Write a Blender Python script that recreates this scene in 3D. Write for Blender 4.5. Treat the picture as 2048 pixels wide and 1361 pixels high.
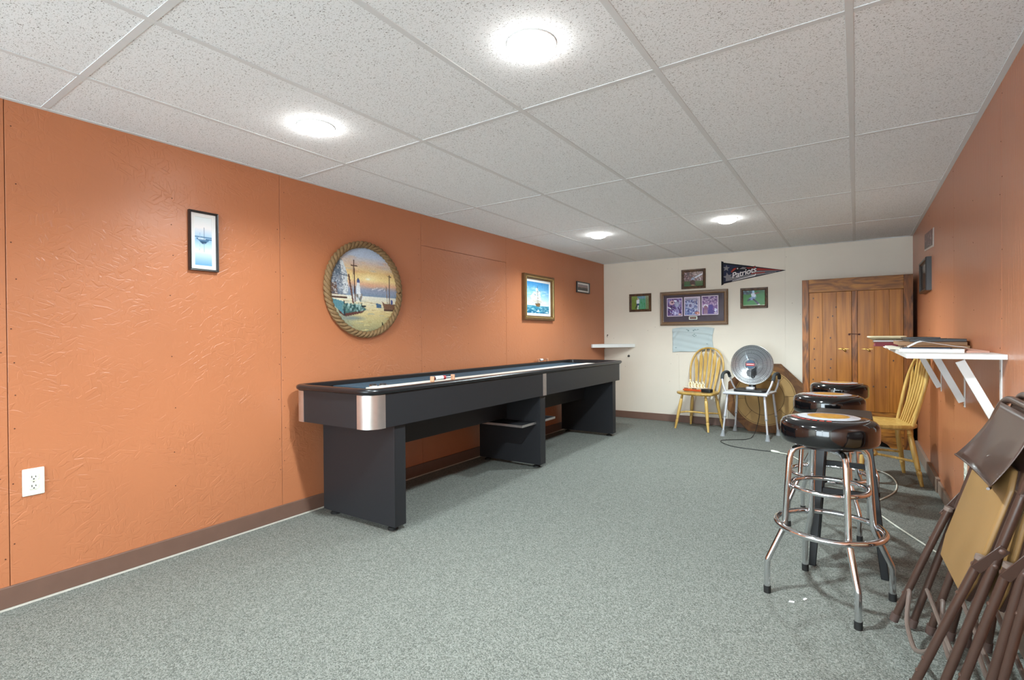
import bpy, math, random
import numpy as np
from mathutils import Vector, Matrix

random.seed(7)
rng = np.random.default_rng(11)
for o in list(bpy.data.objects):
    bpy.data.objects.remove(o, do_unlink=True)
scene = bpy.context.scene
COL = scene.collection
PI = math.pi

# ------------------------------------------------------------------ room figures (metres)
XL, XR, YB, YF, H = -2.940, 0.486, 6.663, -3.40, 2.132      # left, right, back, front wall, ceiling height
CZ = 1.122

# ------------------------------------------------------------------ camera
cam_data = bpy.data.cameras.new('camera')
cam = bpy.data.objects.new('camera', cam_data)
COL.objects.link(cam)
cam_data.sensor_width = 36.0
cam_data.sensor_fit = 'HORIZONTAL'
cam_data.lens = 1017.05 / 2048.0 * 36.0
cam_data.clip_start = 0.05
_R = Vector((0.8281321, 0.56047928, -0.00775858))
_U = Vector((0.00288595, 0.00957795, 0.99994997))
_F = Vector((-0.56052555, 0.82811306, -0.00631429))
cam.matrix_world = Matrix(((_R.x, _U.x, -_F.x, 0.0), (_R.y, _U.y, -_F.y, 0.0), (_R.z, _U.z, -_F.z, CZ), (0, 0, 0, 1)))
scene.camera = cam

# ------------------------------------------------------------------ world, exposure
world = bpy.data.worlds.new('world')
scene.world = world
world.use_nodes = True
world.node_tree.nodes['Background'].inputs[0].default_value = (0.78, 0.92, 1.0, 1)
world.node_tree.nodes['Background'].inputs[1].default_value = 7.5
vs = scene.view_settings
vs.view_transform = 'Standard'
vs.look = 'None'
vs.gamma = 1.0
vs.use_curve_mapping = False
vs.exposure = 0.86
LAMP_SPOT = 62.0       # watts of each flood bulb's beam
LAMP_GLOW = 26.0       # emission strength of each bulb face

# ------------------------------------------------------------------ helpers
def lin(c):
    c = np.asarray(c, float) / 255.0
    return np.where(c <= 0.04045, c / 12.92, ((c + 0.055) / 1.055) ** 2.4)

def rgba(c):
    l = lin(c)
    return (float(l[0]), float(l[1]), float(l[2]), 1.0)

def new_mat(name):
    m = bpy.data.materials.new(name)
    m.use_nodes = True
    nt = m.node_tree
    return m, nt, nt.nodes['Principled BSDF']

def N(nt, kind, **kw):
    n = nt.nodes.new(kind)
    for k, v in kw.items():
        if hasattr(n, k):
            setattr(n, k, v)
        else:
            n.inputs[k.replace('_', ' ')].default_value = v
    return n

def plain(name, c, rough=0.5, metal=0.0, coat=0.0, noise=0.0, nscale=40.0, bump=0.0, spec=0.5):
    """colour with a faint procedural mottling and fine relief"""
    m, nt, b = new_mat(name)
    b.inputs['Roughness'].default_value = rough
    b.inputs['Metallic'].default_value = metal
    b.inputs['Coat Weight'].default_value = coat
    b.inputs['Coat Roughness'].default_value = 0.05
    b.inputs['Specular IOR Level'].default_value = spec
    tc = N(nt, 'ShaderNodeTexCoord')
    nz = N(nt, 'ShaderNodeTexNoise', Scale=nscale, Detail=4.0)
    nt.links.new(tc.outputs['Object'], nz.inputs['Vector'])
    mx = N(nt, 'ShaderNodeMix', data_type='RGBA')
    c = np.asarray(c, float)
    mx.inputs[6].default_value = rgba(np.clip(c * (1 - noise), 0, 255))
    mx.inputs[7].default_value = rgba(np.clip(c * (1 + noise), 0, 255))
    nt.links.new(nz.outputs['Fac'], mx.inputs[0])
    nt.links.new(mx.outputs[2], b.inputs['Base Color'])
    if bump:
        bp = N(nt, 'ShaderNodeBump', Strength=bump, Distance=0.004)
        nt.links.new(nz.outputs['Fac'], bp.inputs['Height'])
        nt.links.new(bp.outputs[0], b.inputs['Normal'])
    return m

def wood(name, dark, light, stretch=(30, 30, 2), rough=0.4, coat=0.0, dist=1.2, contrast=(0.35, 0.68), bump=0.08):
    m, nt, b = new_mat(name)
    b.inputs['Specular IOR Level'].default_value = 0.3
    b.inputs['Roughness'].default_value = rough
    b.inputs['Coat Weight'].default_value = coat
    b.inputs['Coat Roughness'].default_value = 0.12
    tc = N(nt, 'ShaderNodeTexCoord')
    oi = N(nt, 'ShaderNodeObjectInfo')
    ad = N(nt, 'ShaderNodeVectorMath', operation='ADD')
    sc = N(nt, 'ShaderNodeVectorMath', operation='SCALE')
    sc.inputs['Scale'].default_value = 7.0
    cx = N(nt, 'ShaderNodeCombineXYZ')
    for i in range(3):
        nt.links.new(oi.outputs['Random'], cx.inputs[i])
    nt.links.new(cx.outputs[0], sc.inputs[0])
    nt.links.new(tc.outputs['Object'], ad.inputs[0])
    nt.links.new(sc.outputs[0], ad.inputs[1])
    mp = N(nt, 'ShaderNodeMapping')
    mp.inputs['Scale'].default_value = stretch
    nt.links.new(ad.outputs[0], mp.inputs['Vector'])
    nz = N(nt, 'ShaderNodeTexNoise', Scale=1.0, Detail=5.0, Distortion=dist)
    nt.links.new(mp.outputs[0], nz.inputs['Vector'])
    rp = N(nt, 'ShaderNodeValToRGB')
    rp.color_ramp.elements[0].position = contrast[0]
    rp.color_ramp.elements[0].color = rgba(dark)
    rp.color_ramp.elements[1].position = contrast[1]
    rp.color_ramp.elements[1].color = rgba(light)
    nt.links.new(nz.outputs['Fac'], rp.inputs[0])
    nt.links.new(rp.outputs[0], b.inputs['Base Color'])
    bp = N(nt, 'ShaderNodeBump', Strength=bump, Distance=0.003)
    nt.links.new(nz.outputs['Fac'], bp.inputs['Height'])
    nt.links.new(bp.outputs[0], b.inputs['Normal'])
    return m

class MB:
    """collects simple shapes; build() links them as one mesh object"""
    def __init__(self):
        self.v = []
        self.f = []
    def add(self, verts, faces):
        k = len(self.v)
        self.v += [tuple(map(float, p)) for p in verts]
        self.f += [tuple(i + k for i in f) for f in faces]
        return self
    def box(self, x0, x1, y0, y1, z0, z1, M=None):
        vs_ = [Vector(p) for p in ((x0, y0, z0), (x1, y0, z0), (x1, y1, z0), (x0, y1, z0), (x0, y0, z1), (x1, y0, z1), (x1, y1, z1), (x0, y1, z1))]
        if M is not None:
            vs_ = [M @ p for p in vs_]
        return self.add(vs_, [(3, 2, 1, 0), (4, 5, 6, 7), (0, 1, 5, 4), (1, 2, 6, 5), (2, 3, 7, 6), (3, 0, 4, 7)])
    def loft(self, loops, closed_ring=False, caps=True):
        n = len(loops[0])
        fs = []
        L = len(loops)
        for i in range(L if closed_ring else L - 1):
            a, b_ = i * n, ((i + 1) % L) * n
            for j in range(n):
                k = (j + 1) % n
                fs.append((a + j, a + k, b_ + k, b_ + j))
        if caps and not closed_ring:
            fs.append(tuple(reversed(range(n))))
            fs.append(tuple((L - 1) * n + j for j in range(n)))
        return self.add([p for l in loops for p in l], fs)
    def tube(self, pts, r, n=10, closed=False, flat=None, up=None):
        """sweep a circle (or an ellipse r x flat) along pts"""
        P = [Vector(p) for p in pts]
        L = len(P)
        rs = list(r) if isinstance(r, (list, tuple)) else [r] * L
        T = []
        for i in range(L):
            a = P[(i - 1) % L] if (closed or i > 0) else P[i]
            b_ = P[(i + 1) % L] if (closed or i < L - 1) else P[i]
            T.append((b_ - a).normalized())
        ref = Vector(up) if up else (Vector((0, 0, 1)) if abs(T[0].z) < 0.9 else Vector((1, 0, 0)))
        u = (ref - T[0] * ref.dot(T[0])).normalized()
        loops = []
        for i in range(L):
            if up:
                u = (ref - T[i] * ref.dot(T[i])).normalized()
            else:
                u = (u - T[i] * u.dot(T[i])).normalized()
            w = T[i].cross(u)
            k = 1.0 if flat is None else flat / (rs[i] if flat else 1)
            loops.append([P[i] + u * (math.cos(2 * PI * j / n) * rs[i]) + w * (math.sin(2 * PI * j / n) * (rs[i] if flat is None else flat)) for j in range(n)])
        return self.loft(loops, closed_ring=closed)
    def lathe(self, prof, n=24, M=None):
        loops = []
        for r, z in prof:
            l = [Vector((r * math.cos(2 * PI * j / n), r * math.sin(2 * PI * j / n), z)) for j in range(n)]
            loops.append([M @ p for p in l] if M is not None else l)
        return self.loft(loops)
    def prism(self, poly, z0, z1, M=None):
        a = [Vector((x, y, z0)) for x, y in poly]
        b_ = [Vector((x, y, z1)) for x, y in poly]
        if M is not None:
            a = [M @ p for p in a]
            b_ = [M @ p for p in b_]
        return self.loft([a, b_])
    def build(self, name, mat, parent=None, smooth=True, bevel=0.0, angle=35, seg=2):
        me = bpy.data.meshes.new(name)
        me.from_pydata(self.v, [], self.f)
        me.materials.append(mat)
        if smooth:
            me.polygons.foreach_set('use_smooth', [True] * len(me.polygons))
            me.set_sharp_from_angle(angle=math.radians(angle))
        me.update()
        o = bpy.data.objects.new(name, me)
        COL.objects.link(o)
        if parent is not None:
            o.parent = parent
        if bevel:
            md = o.modifiers.new('bevel', 'BEVEL')
            md.width = bevel
            md.segments = seg
            md.limit_method = 'ANGLE'
            md.angle_limit = math.radians(40)
        return o

def link_mesh(name, me, parent=None):
    o = bpy.data.objects.new(name, me)
    COL.objects.link(o)
    o.parent = parent
    return o

def thing(name, label, cat, loc=(0, 0, 0), rz=0.0, group=None):
    o = bpy.data.objects.new(name, None)
    o.empty_display_size = 0.05
    COL.objects.link(o)
    o.location = loc
    o.rotation_euler = (0, 0, rz)
    tag(o, label, cat, group)
    return o

def tag(o, label, cat, group=None):
    o['label'] = label
    o['category'] = cat
    if group:
        o['group'] = group
    return o

def struct(o):
    o['kind'] = 'structure'
    return o

def copy_thing(root, label, loc, rz=0.0, group=None):
    r = root.copy()
    COL.objects.link(r)
    r.location = loc
    r.rotation_euler = (0, 0, rz)
    r['label'] = label
    if group:
        r['group'] = group
    for ch in list(root.children):
        c = ch.copy()
        COL.objects.link(c)
        c.parent = r
        for g in list(ch.children):
            d = g.copy()
            COL.objects.link(d)
            d.parent = c
    return r

def arc(cx, cy, r, a0, a1, n):
    return [(cx + r * math.cos(math.radians(a0 + (a1 - a0) * i / n)), cy + r * math.sin(math.radians(a0 + (a1 - a0) * i / n))) for i in range(n + 1)]

def rrect(x0, x1, y0, y1, r, n=5):
    return arc(x1 - r, y0 + r, r, -90, 0, n) + arc(x1 - r, y1 - r, r, 0, 90, n) + arc(x0 + r, y1 - r, r, 90, 180, n) + arc(x0 + r, y0 + r, r, 180, 270, n)

def smooth_path(pts, k=6):
    """Catmull-Rom through pts"""
    P = [Vector(p) for p in pts]
    out = []
    for i in range(len(P) - 1):
        p0 = P[max(i - 1, 0)]; p1 = P[i]; p2 = P[i + 1]; p3 = P[min(i + 2, len(P) - 1)]
        for j in range(k):
            t = j / k
            out.append(0.5 * ((2 * p1) + (p2 - p0) * t + (2 * p0 - 5 * p1 + 4 * p2 - p3) * t * t + (3 * p1 - p0 - 3 * p2 + p3) * t ** 3))
    out.append(P[-1])
    return out

# ------------------------------------------------------------------ flat prints: colours painted per vertex
class Canvas:
    def __init__(s, nx, ny, c=(128, 128, 128)):
        s.nx, s.ny = nx, ny
        s.a = np.zeros((ny, nx, 3)) + np.array(c, float)
        s.X, s.Y = np.meshgrid((np.arange(nx) + 0.0) / (nx - 1), (np.arange(ny) + 0.0) / (ny - 1))   # 0..1, Y down
    def put(s, m, c, al=1.0):
        m = np.clip(m.astype(float) * al, 0, 1)[..., None]
        s.a = s.a * (1 - m) + np.array(c, float) * m
    def vgrad(s, stops, x0=0, x1=1, y0=0, y1=1):
        m = (s.X >= x0) & (s.X <= x1) & (s.Y >= y0) & (s.Y <= y1)
        ys = [p[0] for p in stops]
        for k in range(3):
            g = np.interp(s.Y, ys, [p[1][k] for p in stops])
            s.a[..., k] = np.where(m, g, s.a[..., k])
    def rect(s, x0, x1, y0, y1, c, al=1.0):
        s.put((s.X >= x0) & (s.X <= x1) & (s.Y >= y0) & (s.Y <= y1), c, al)
    def ell(s, cx, cy, rx, ry, c, al=1.0, soft=0.0):
        d = np.sqrt(((s.X - cx) / rx) ** 2 + ((s.Y - cy) / ry) ** 2)
        s.put(np.clip((1 - d) / soft, 0, 1) if soft else d <= 1, c, al)
    def line(s, x0, y0, x1, y1, w, c, al=1.0):
        dx, dy = x1 - x0, y1 - y0
        t = np.clip(((s.X - x0) * dx + (s.Y - y0) * dy) / (dx * dx + dy * dy + 1e-9), 0, 1)
        d = np.hypot(s.X - x0 - t * dx, s.Y - y0 - t * dy)
        s.put(d <= w, c, al)
    def poly(s, pts, c, al=1.0):
        ins = np.zeros(s.X.shape, bool)
        n = len(pts)
        for i in range(n):
            xa, ya = pts[i]
            xb, yb = pts[(i + 1) % n]
            cond = ((ya > s.Y) != (yb > s.Y))
            xx = (xb - xa) * (s.Y - ya) / ((yb - ya) if abs(yb - ya) > 1e-9 else 1e-9) + xa
            ins ^= cond & (s.X < xx)
        s.put(ins, c, al)
    def speck(s, amp, x0=0, x1=1, y0=0, y1=1, mono=True):
        m = ((s.X >= x0) & (s.X <= x1) & (s.Y >= y0) & (s.Y <= y1))[..., None]
        s.a = s.a + m * rng.normal(0, amp, s.a.shape[:2] + ((1,) if mono else (3,)))
    def blobs(s, n, cols, rmin, rmax, x0=0, x1=1, y0=0, y1=1, al=0.8):
        for _ in range(n):
            s.ell(rng.uniform(x0, x1), rng.uniform(y0, y1), rng.uniform(rmin, rmax), rng.uniform(rmin, rmax) * 1.3, cols[rng.integers(len(cols))], al)

def print_material(name, rough=0.35, coat=0.0):
    m, nt, b = new_mat(name)
    at = N(nt, 'ShaderNodeAttribute')
    at.attribute_name = 'Col'
    nt.links.new(at.outputs['Color'], b.inputs['Base Color'])
    b.inputs['Roughness'].default_value = rough
    b.inputs['Specular IOR Level'].default_value = 0.2
    b.inputs['Coat Weight'].default_value = coat
    return m

def print_mesh(cv, w, h, keep=None, y=0.0, thick=0.002):
    """a thin sheet w x h in the XZ plane facing -Y, coloured by the canvas"""
    nx, ny = cv.nx, cv.ny
    xs = np.linspace(-w / 2, w / 2, nx)
    zs = np.linspace(h / 2, -h / 2, ny)
    V = [(x, y, z) for z in zs for x in xs]
    F = []
    for j in range(ny - 1):
        for i in range(nx - 1):
            if keep is None or keep((i + 0.5) / (nx - 1), (j + 0.5) / (ny - 1)):
                a = j * nx + i
                F.append((a, a + nx, a + nx + 1, a + 1))
    me = bpy.data.meshes.new('print')
    nfront = len(V)
    colr = np.ones((nfront, 4))
    colr[:, :3] = lin(np.clip(cv.a.reshape(-1, 3), 0, 255))
    if keep is None:                                  # sides and back give it thickness
        V += [(-w / 2, y + thick, -h / 2), (w / 2, y + thick, -h / 2), (w / 2, y + thick, h / 2), (-w / 2, y + thick, h / 2)]
        k = nfront
        F += [(k, k + 3, k + 2, k + 1)]
        bl, br, tl, tr = (ny - 1) * nx, ny * nx - 1, 0, nx - 1
        F += [(bl, k, k + 1, br), (tr, k + 2, k + 3, tl), (tl, k + 3, k, bl), (br, k + 1, k + 2, tr)]
        colr = np.vstack([colr, np.tile([0.6, 0.6, 0.6, 1], (4, 1))])
    me.from_pydata(V, [], F)
    at = me.color_attributes.new('Col', 'FLOAT_COLOR', 'POINT')
    at.data.foreach_set('color', colr.astype(np.float32).ravel())
    me.update()
    return me

def text_mesh(body, size, shear=0.0, extrude=0.0008, bold=0.0, spacing=1.0):
    cu = bpy.data.curves.new('lettering', 'FONT')
    cu.body = body
    cu.size = size
    cu.shear = shear
    cu.extrude = extrude
    cu.offset = bold
    cu.space_character = spacing
    cu.align_x = 'CENTER'
    cu.align_y = 'CENTER'
    cu.resolution_u = 4
    o = bpy.data.objects.new('lettering', cu)
    COL.objects.link(o)
    me = bpy.data.meshes.new_from_object(o)
    bpy.data.objects.remove(o, do_unlink=True)
    return me

# ------------------------------------------------------------------ materials
def osb_wall(name, c, rough=0.42, strength=0.35, vertical=False, spec=0.5):
    """painted strand board: flakes lying at random angles (or upright ply grain) pressed through the paint"""
    m, nt, b = new_mat(name)
    b.inputs['Roughness'].default_value = rough
    b.inputs['Specular IOR Level'].default_value = spec
    tc = N(nt, 'ShaderNodeTexCoord')
    obj = tc.outputs['Object']
    if vertical:
        mp = N(nt, 'ShaderNodeMapping')
        mp.inputs['Scale'].default_value = (70, 70, 5)
        nt.links.new(obj, mp.inputs['Vector'])
        nz = N(nt, 'ShaderNodeTexNoise', Scale=1.0, Detail=4.0, Distortion=0.4)
        nt.links.new(mp.outputs[0], nz.inputs['Vector'])
        height = nz.outputs['Fac']
    else:
        # swing the plane to XY, then turn every flake cell by its own angle
        sep = N(nt, 'ShaderNodeSeparateXYZ')
        nt.links.new(obj, sep.inputs[0])
        com = N(nt, 'ShaderNodeCombineXYZ')
        sm = N(nt, 'ShaderNodeMath', operation='ADD')
        nt.links.new(sep.outputs[0], sm.inputs[0])
        nt.links.new(sep.outputs[1], sm.inputs[1])
        nt.links.new(sm.outputs[0], com.inputs[0])
        nt.links.new(sep.outputs[2], com.inputs[1])
        layers = []
        for k, (ang, st) in enumerate(((0.35, (15, 52, 1)), (1.5, (18, 64, 1)), (2.55, (13, 46, 1)))):
            mp = N(nt, 'ShaderNodeMapping')
            mp.inputs['Rotation'].default_value = (0, 0, ang)
            nt.links.new(com.outputs[0], mp.inputs['Vector'])
            mp2 = N(nt, 'ShaderNodeMapping')
            mp2.inputs['Scale'].default_value = st
            mp2.inputs['Location'].default_value = (k * 3.1, k * 5.7, 0)
            nt.links.new(mp.outputs[0], mp2.inputs['Vector'])
            vo = N(nt, 'ShaderNodeTexVoronoi', Scale=1.0)
            vo.voronoi_dimensions = '2D'
            nt.links.new(mp2.outputs[0], vo.inputs['Vector'])
            sx = N(nt, 'ShaderNodeSeparateColor')
            nt.links.new(vo.outputs['Color'], sx.inputs[0])
            ve = N(nt, 'ShaderNodeTexVoronoi', Scale=1.0)
            ve.voronoi_dimensions = '2D'
            ve.feature = 'DISTANCE_TO_EDGE'
            nt.links.new(mp2.outputs[0], ve.inputs['Vector'])
            ed = N(nt, 'ShaderNodeMapRange', interpolation_type='SMOOTHSTEP')
            ed.inputs['From Max'].default_value = 0.16
            nt.links.new(ve.outputs['Distance'], ed.inputs['Value'])
            hm = N(nt, 'ShaderNodeMath', operation='MULTIPLY')
            nt.links.new(sx.outputs[k % 3], hm.inputs[0])
            nt.links.new(ed.outputs[0], hm.inputs[1])
            layers.append(hm.outputs[0])
        ad = layers[0]
        for l in layers[1:]:
            mm = N(nt, 'ShaderNodeMath', operation='MAXIMUM')
            nt.links.new(ad, mm.inputs[0])
            nt.links.new(l, mm.inputs[1])
            ad = mm.outputs[0]
        pw = N(nt, 'ShaderNodeMath', operation='POWER')
        pw.inputs[1].default_value = 2.0
        nt.links.new(ad, pw.inputs[0])
        ad = pw
        # only some patches show their flakes
        pn = N(nt, 'ShaderNodeTexNoise', Scale=3.0, Detail=3.0)
        nt.links.new(com.outputs[0], pn.inputs['Vector'])
        pr_ = N(nt, 'ShaderNodeMapRange')
        pr_.inputs['From Min'].default_value = 0.40
        pr_.inputs['From Max'].default_value = 0.62
        pr_.inputs['To Min'].default_value = 0.15
        nt.links.new(pn.outputs['Fac'], pr_.inputs['Value'])
        mu = N(nt, 'ShaderNodeMath', operation='MULTIPLY')
        nt.links.new(ad.outputs[0], mu.inputs[0])
        nt.links.new(pr_.outputs[0], mu.inputs[1])
        height = mu.outputs[0]
    bp = N(nt, 'ShaderNodeBump', Strength=strength, Distance=0.004)
    nt.links.new(height, bp.inputs['Height'])
    nt.links.new(bp.outputs[0], b.inputs['Normal'])
    big = N(nt, 'ShaderNodeTexNoise', Scale=2.5, Detail=3.0)
    nt.links.new(obj, big.inputs['Vector'])
    mx = N(nt, 'ShaderNodeMix', data_type='RGBA')
    c = np.asarray(c, float)
    mx.inputs[6].default_value = rgba(c * 0.97)
    mx.inputs[7].default_value = rgba(np.clip(c * 1.03, 0, 255))
    nt.links.new(big.outputs['Fac'], mx.inputs[0])
    nt.links.new(mx.outputs[2], b.inputs['Base Color'])
    return m

ORANGE = (182, 114, 77)
M = {}
M['orange_osb'] = osb_wall('orange_osb', ORANGE, rough=0.38, strength=0.4)
M['orange_ply'] = osb_wall('orange_ply', ORANGE, rough=0.32, strength=0.5, vertical=True, spec=0.7)
M['cream_wall'] = osb_wall('cream_wall', (222, 212, 197), rough=0.5, strength=0.10)
M['seam'] = plain('seam_backing_board', (120, 62, 36), rough=0.9, noise=0.1)  # dark brown backing board that shows in the panel gaps
M['base'] = plain('brown_baseboard', (112, 84, 72), rough=0.45, noise=0.06, nscale=14)
M['base_grey'] = plain('grey_brown_baseboard', (138, 118, 104), rough=0.5, noise=0.06, nscale=14)
M['pale_strip'] = plain('pale_tack_strip', (196, 190, 180), rough=0.8, noise=0.05)
M['tee'] = plain('ceiling_tee_enamel', (216, 221, 224), rough=0.6, noise=0.01)
M['nail'] = plain('rusty_nail', (84, 44, 26), rough=0.7, noise=0.1)

def ceiling_tile_mat():
    m, nt, b = new_mat('mineral_fibre_tile')
    b.inputs['Roughness'].default_value = 0.9
    b.inputs['Specular IOR Level'].default_value = 0.2
    tc = N(nt, 'ShaderNodeTexCoord')
    mp = N(nt, 'ShaderNodeMapping')
    mp.inputs['Scale'].default_value = (1.0, 1.7, 1.0)
    nt.links.new(tc.outputs['Object'], mp.inputs['Vector'])
    nz = N(nt, 'ShaderNodeTexNoise', Scale=150.0, Detail=2.0, Distortion=1.2)
    nt.links.new(mp.outputs[0], nz.inputs['Vector'])
    mk = N(nt, 'ShaderNodeMapRange')
    mk.inputs['From Min'].default_value = 0.60
    mk.inputs['From Max'].default_value = 0.66
    nt.links.new(nz.outputs['Fac'], mk.inputs['Value'])
    mx = N(nt, 'ShaderNodeMix', data_type='RGBA')
    mx.inputs[6].default_value = rgba((240, 246, 250))
    mx.inputs[7].default_value = rgba((140, 143, 146))
    nt.links.new(mk.outputs[0], mx.inputs[0])
    nt.links.new(mx.outputs[2], b.inputs['Base Color'])
    bp = N(nt, 'ShaderNodeBump', Strength=0.5, Distance=0.002, invert=True)
    nt.links.new(mk.outputs[0], bp.inputs['Height'])
    nt.links.new(bp.outputs[0], b.inputs['Normal'])
    return m
M['tile'] = ceiling_tile_mat()

def carpet_mat():
    m, nt, b = new_mat('loop_pile_carpet')
    b.inputs['Roughness'].default_value = 0.95
    b.inputs['Specular IOR Level'].default_value = 0.15
    tc = N(nt, 'ShaderNodeTexCoord')
    vo = N(nt, 'ShaderNodeTexVoronoi', Scale=230.0)
    nt.links.new(tc.outputs['Object'], vo.inputs['Vector'])
    nz = N(nt, 'ShaderNodeTexNoise', Scale=230.0, Detail=4.0)
    nt.links.new(tc.outputs['Object'], nz.inputs['Vector'])
    sx = N(nt, 'ShaderNodeSeparateColor')
    nt.links.new(vo.outputs['Color'], sx.inputs[0])
    av = N(nt, 'ShaderNodeMath', operation='MULTIPLY_ADD')
    av.inputs[1].default_value = 0.5
    nt.links.new(sx.outputs[0], av.inputs[0])
    hf = N(nt, 'ShaderNodeMath', operation='MULTIPLY')
    hf.inputs[1].default_value = 0.5
    nt.links.new(nz.outputs['Fac'], hf.inputs[0])
    nt.links.new(hf.outputs[0], av.inputs[2])
    rp = N(nt, 'ShaderNodeValToRGB')
    rp.color_ramp.elements[0].position = 0.15
    rp.color_ramp.elements[0].color = rgba((76, 78, 73))
    rp.color_ramp.elements[1].position = 0.85
    rp.color_ramp.elements[1].color = rgba((150, 152, 145))
    nt.links.new(av.outputs[0], rp.inputs[0])
    nt.links.new(rp.outputs[0], b.inputs['Base Color'])
    bp = N(nt, 'ShaderNodeBump', Strength=0.7, Distance=0.004, invert=True)
    nt.links.new(vo.outputs['Distance'], bp.inputs['Height'])
    nt.links.new(bp.outputs[0], b.inputs['Normal'])
    return m
M['carpet'] = carpet_mat()

def emit_mat(name, c, s):
    m = bpy.data.materials.new(name)
    m.use_nodes = True
    nt = m.node_tree
    nt.nodes.clear()
    e = nt.nodes.new('ShaderNodeEmission')
    e.inputs[0].default_value = rgba(c)
    e.inputs[1].default_value = s
    o = nt.nodes.new('ShaderNodeOutputMaterial')
    nt.links.new(e.outputs[0], o.inputs[0])
    return m
M['bulb'] = emit_mat('lit_bulb_glass', (255, 250, 244), LAMP_GLOW)

def glass_mat():
    m = bpy.data.materials.new('picture_glass')
    m.use_nodes = True
    nt = m.node_tree
    nt.nodes.clear()
    t = nt.nodes.new('ShaderNodeBsdfTransparent')
    g = nt.nodes.new('ShaderNodeBsdfGlossy')
    g.inputs['Roughness'].default_value = 0.15
    fr = nt.nodes.new('ShaderNodeFresnel')
    fr.inputs[0].default_value = 1.22
    mx = nt.nodes.new('ShaderNodeMixShader')
    o = nt.nodes.new('ShaderNodeOutputMaterial')
    nt.links.new(fr.outputs[0], mx.inputs[0])
    nt.links.new(t.outputs[0], mx.inputs[1])
    nt.links.new(g.outputs[0], mx.inputs[2])
    nt.links.new(mx.outputs[0], o.inputs[0])
    return m
M['glass'] = glass_mat()

M['black_lam'] = plain('black_laminate', (38, 38, 41), rough=0.45, noise=0.04, nscale=60, spec=0.3)
M['black_cap'] = plain('black_moulding', (26, 26, 29), rough=0.28, noise=0.04)
M['black_plastic'] = plain('black_plastic', (24, 24, 26), rough=0.4, noise=0.05)
M['black_wood'] = plain('black_painted_wood', (20, 20, 22), rough=0.35, noise=0.08)
M['vinyl'] = plain('black_vinyl', (14, 13, 15), rough=0.10, coat=0.6, noise=0.05)
M['alu'] = plain('brushed_aluminium', (205, 203, 202), rough=0.32, metal=0.9, noise=0.05, nscale=25)
M['chrome'] = plain('chrome', (225, 226, 230), rough=0.06, metal=1.0)
M['steel'] = plain('dull_steel', (170, 168, 165), rough=0.3, metal=0.9)
M['brass'] = plain('antique_brass', (176, 140, 74), rough=0.3, metal=0.95, noise=0.1)
M['white'] = plain('white_paint', (228, 228, 226), rough=0.4, noise=0.015)
M['ivory'] = plain('ivory_plastic', (222, 222, 208), rough=0.35, noise=0.01)
M['paper'] = plain('white_paper', (236, 236, 236), rough=0.75, noise=0.015)
M['rubber'] = plain('black_rubber', (22, 22, 22), rough=0.7, noise=0.05)
M['grey_rubber'] = plain('grey_rubber', (150, 154, 158), rough=0.7, noise=0.04)
M['grey_paint'] = plain('grey_enamel', (204, 204, 210), rough=0.35, metal=0.3, noise=0.03)
M['brown_steel'] = plain('brown_enamelled_steel', (68, 48, 40), rough=0.28, coat=0.2, noise=0.05, nscale=30)
M['tan_vinyl'] = plain('tan_vinyl', (140, 106, 64), rough=0.42, noise=0.05, nscale=9)
M['oak'] = wood('honey_oak', (184, 144, 74), (216, 180, 106), stretch=(26, 26, 3), rough=0.35, coat=0.25)
M['pine'] = wood('knotty_pine', (120, 68, 14), (178, 112, 34), stretch=(22, 22, 1.3), rough=0.42, coat=0.08, dist=1.1, contrast=(0.25, 0.75))
M['pine_dark'] = wood('dark_stained_pine', (74, 38, 10), (156, 92, 32), stretch=(16, 16, 2.2), rough=0.42, coat=0.08, dist=2.5)
M['pine_rail'] = wood('swirled_pine', (96, 52, 14), (182, 120, 44), stretch=(2.4, 16, 14), rough=0.42, coat=0.08, dist=2.2)
M['walnut'] = wood('walnut_frame', (62, 42, 28), (104, 74, 50), stretch=(20, 20, 20), rough=0.4)
M['bronze'] = plain('bronze_frame', (112, 84, 52), rough=0.32, metal=0.35, noise=0.15, nscale=18)
M['black_frame'] = plain('black_frame_lacquer', (34, 30, 30), rough=0.3, noise=0.05)
M['print'] = print_material('ink_print')
M['oil'] = print_material('oil_paint', rough=0.4, coat=0.15)
M['rope'] = plain('tarred_rope', (118, 92, 60), rough=0.75, noise=0.28, nscale=60, bump=0.4)

# ================================================================== THE SETTING
floor = struct(MB().box(XL - 0.1, XR + 0.1, YF - 0.1, YB + 0.1, -0.05, 0.0).build('floor', M['carpet'], smooth=False))

def panel_wall(name, back_box, panels, base):
    w = struct(MB().box(*back_box).build(name, M['seam'], smooth=False))
    for p in panels:
        mat = M['cream_wall'] if p[3] < -0.4 else base  # unseen panels behind the camera made cream to bounce neutral light
        MB().box(*p).build('wall_panel', mat, w, smooth=False, bevel=0.0012, seg=1)
    return w

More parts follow.
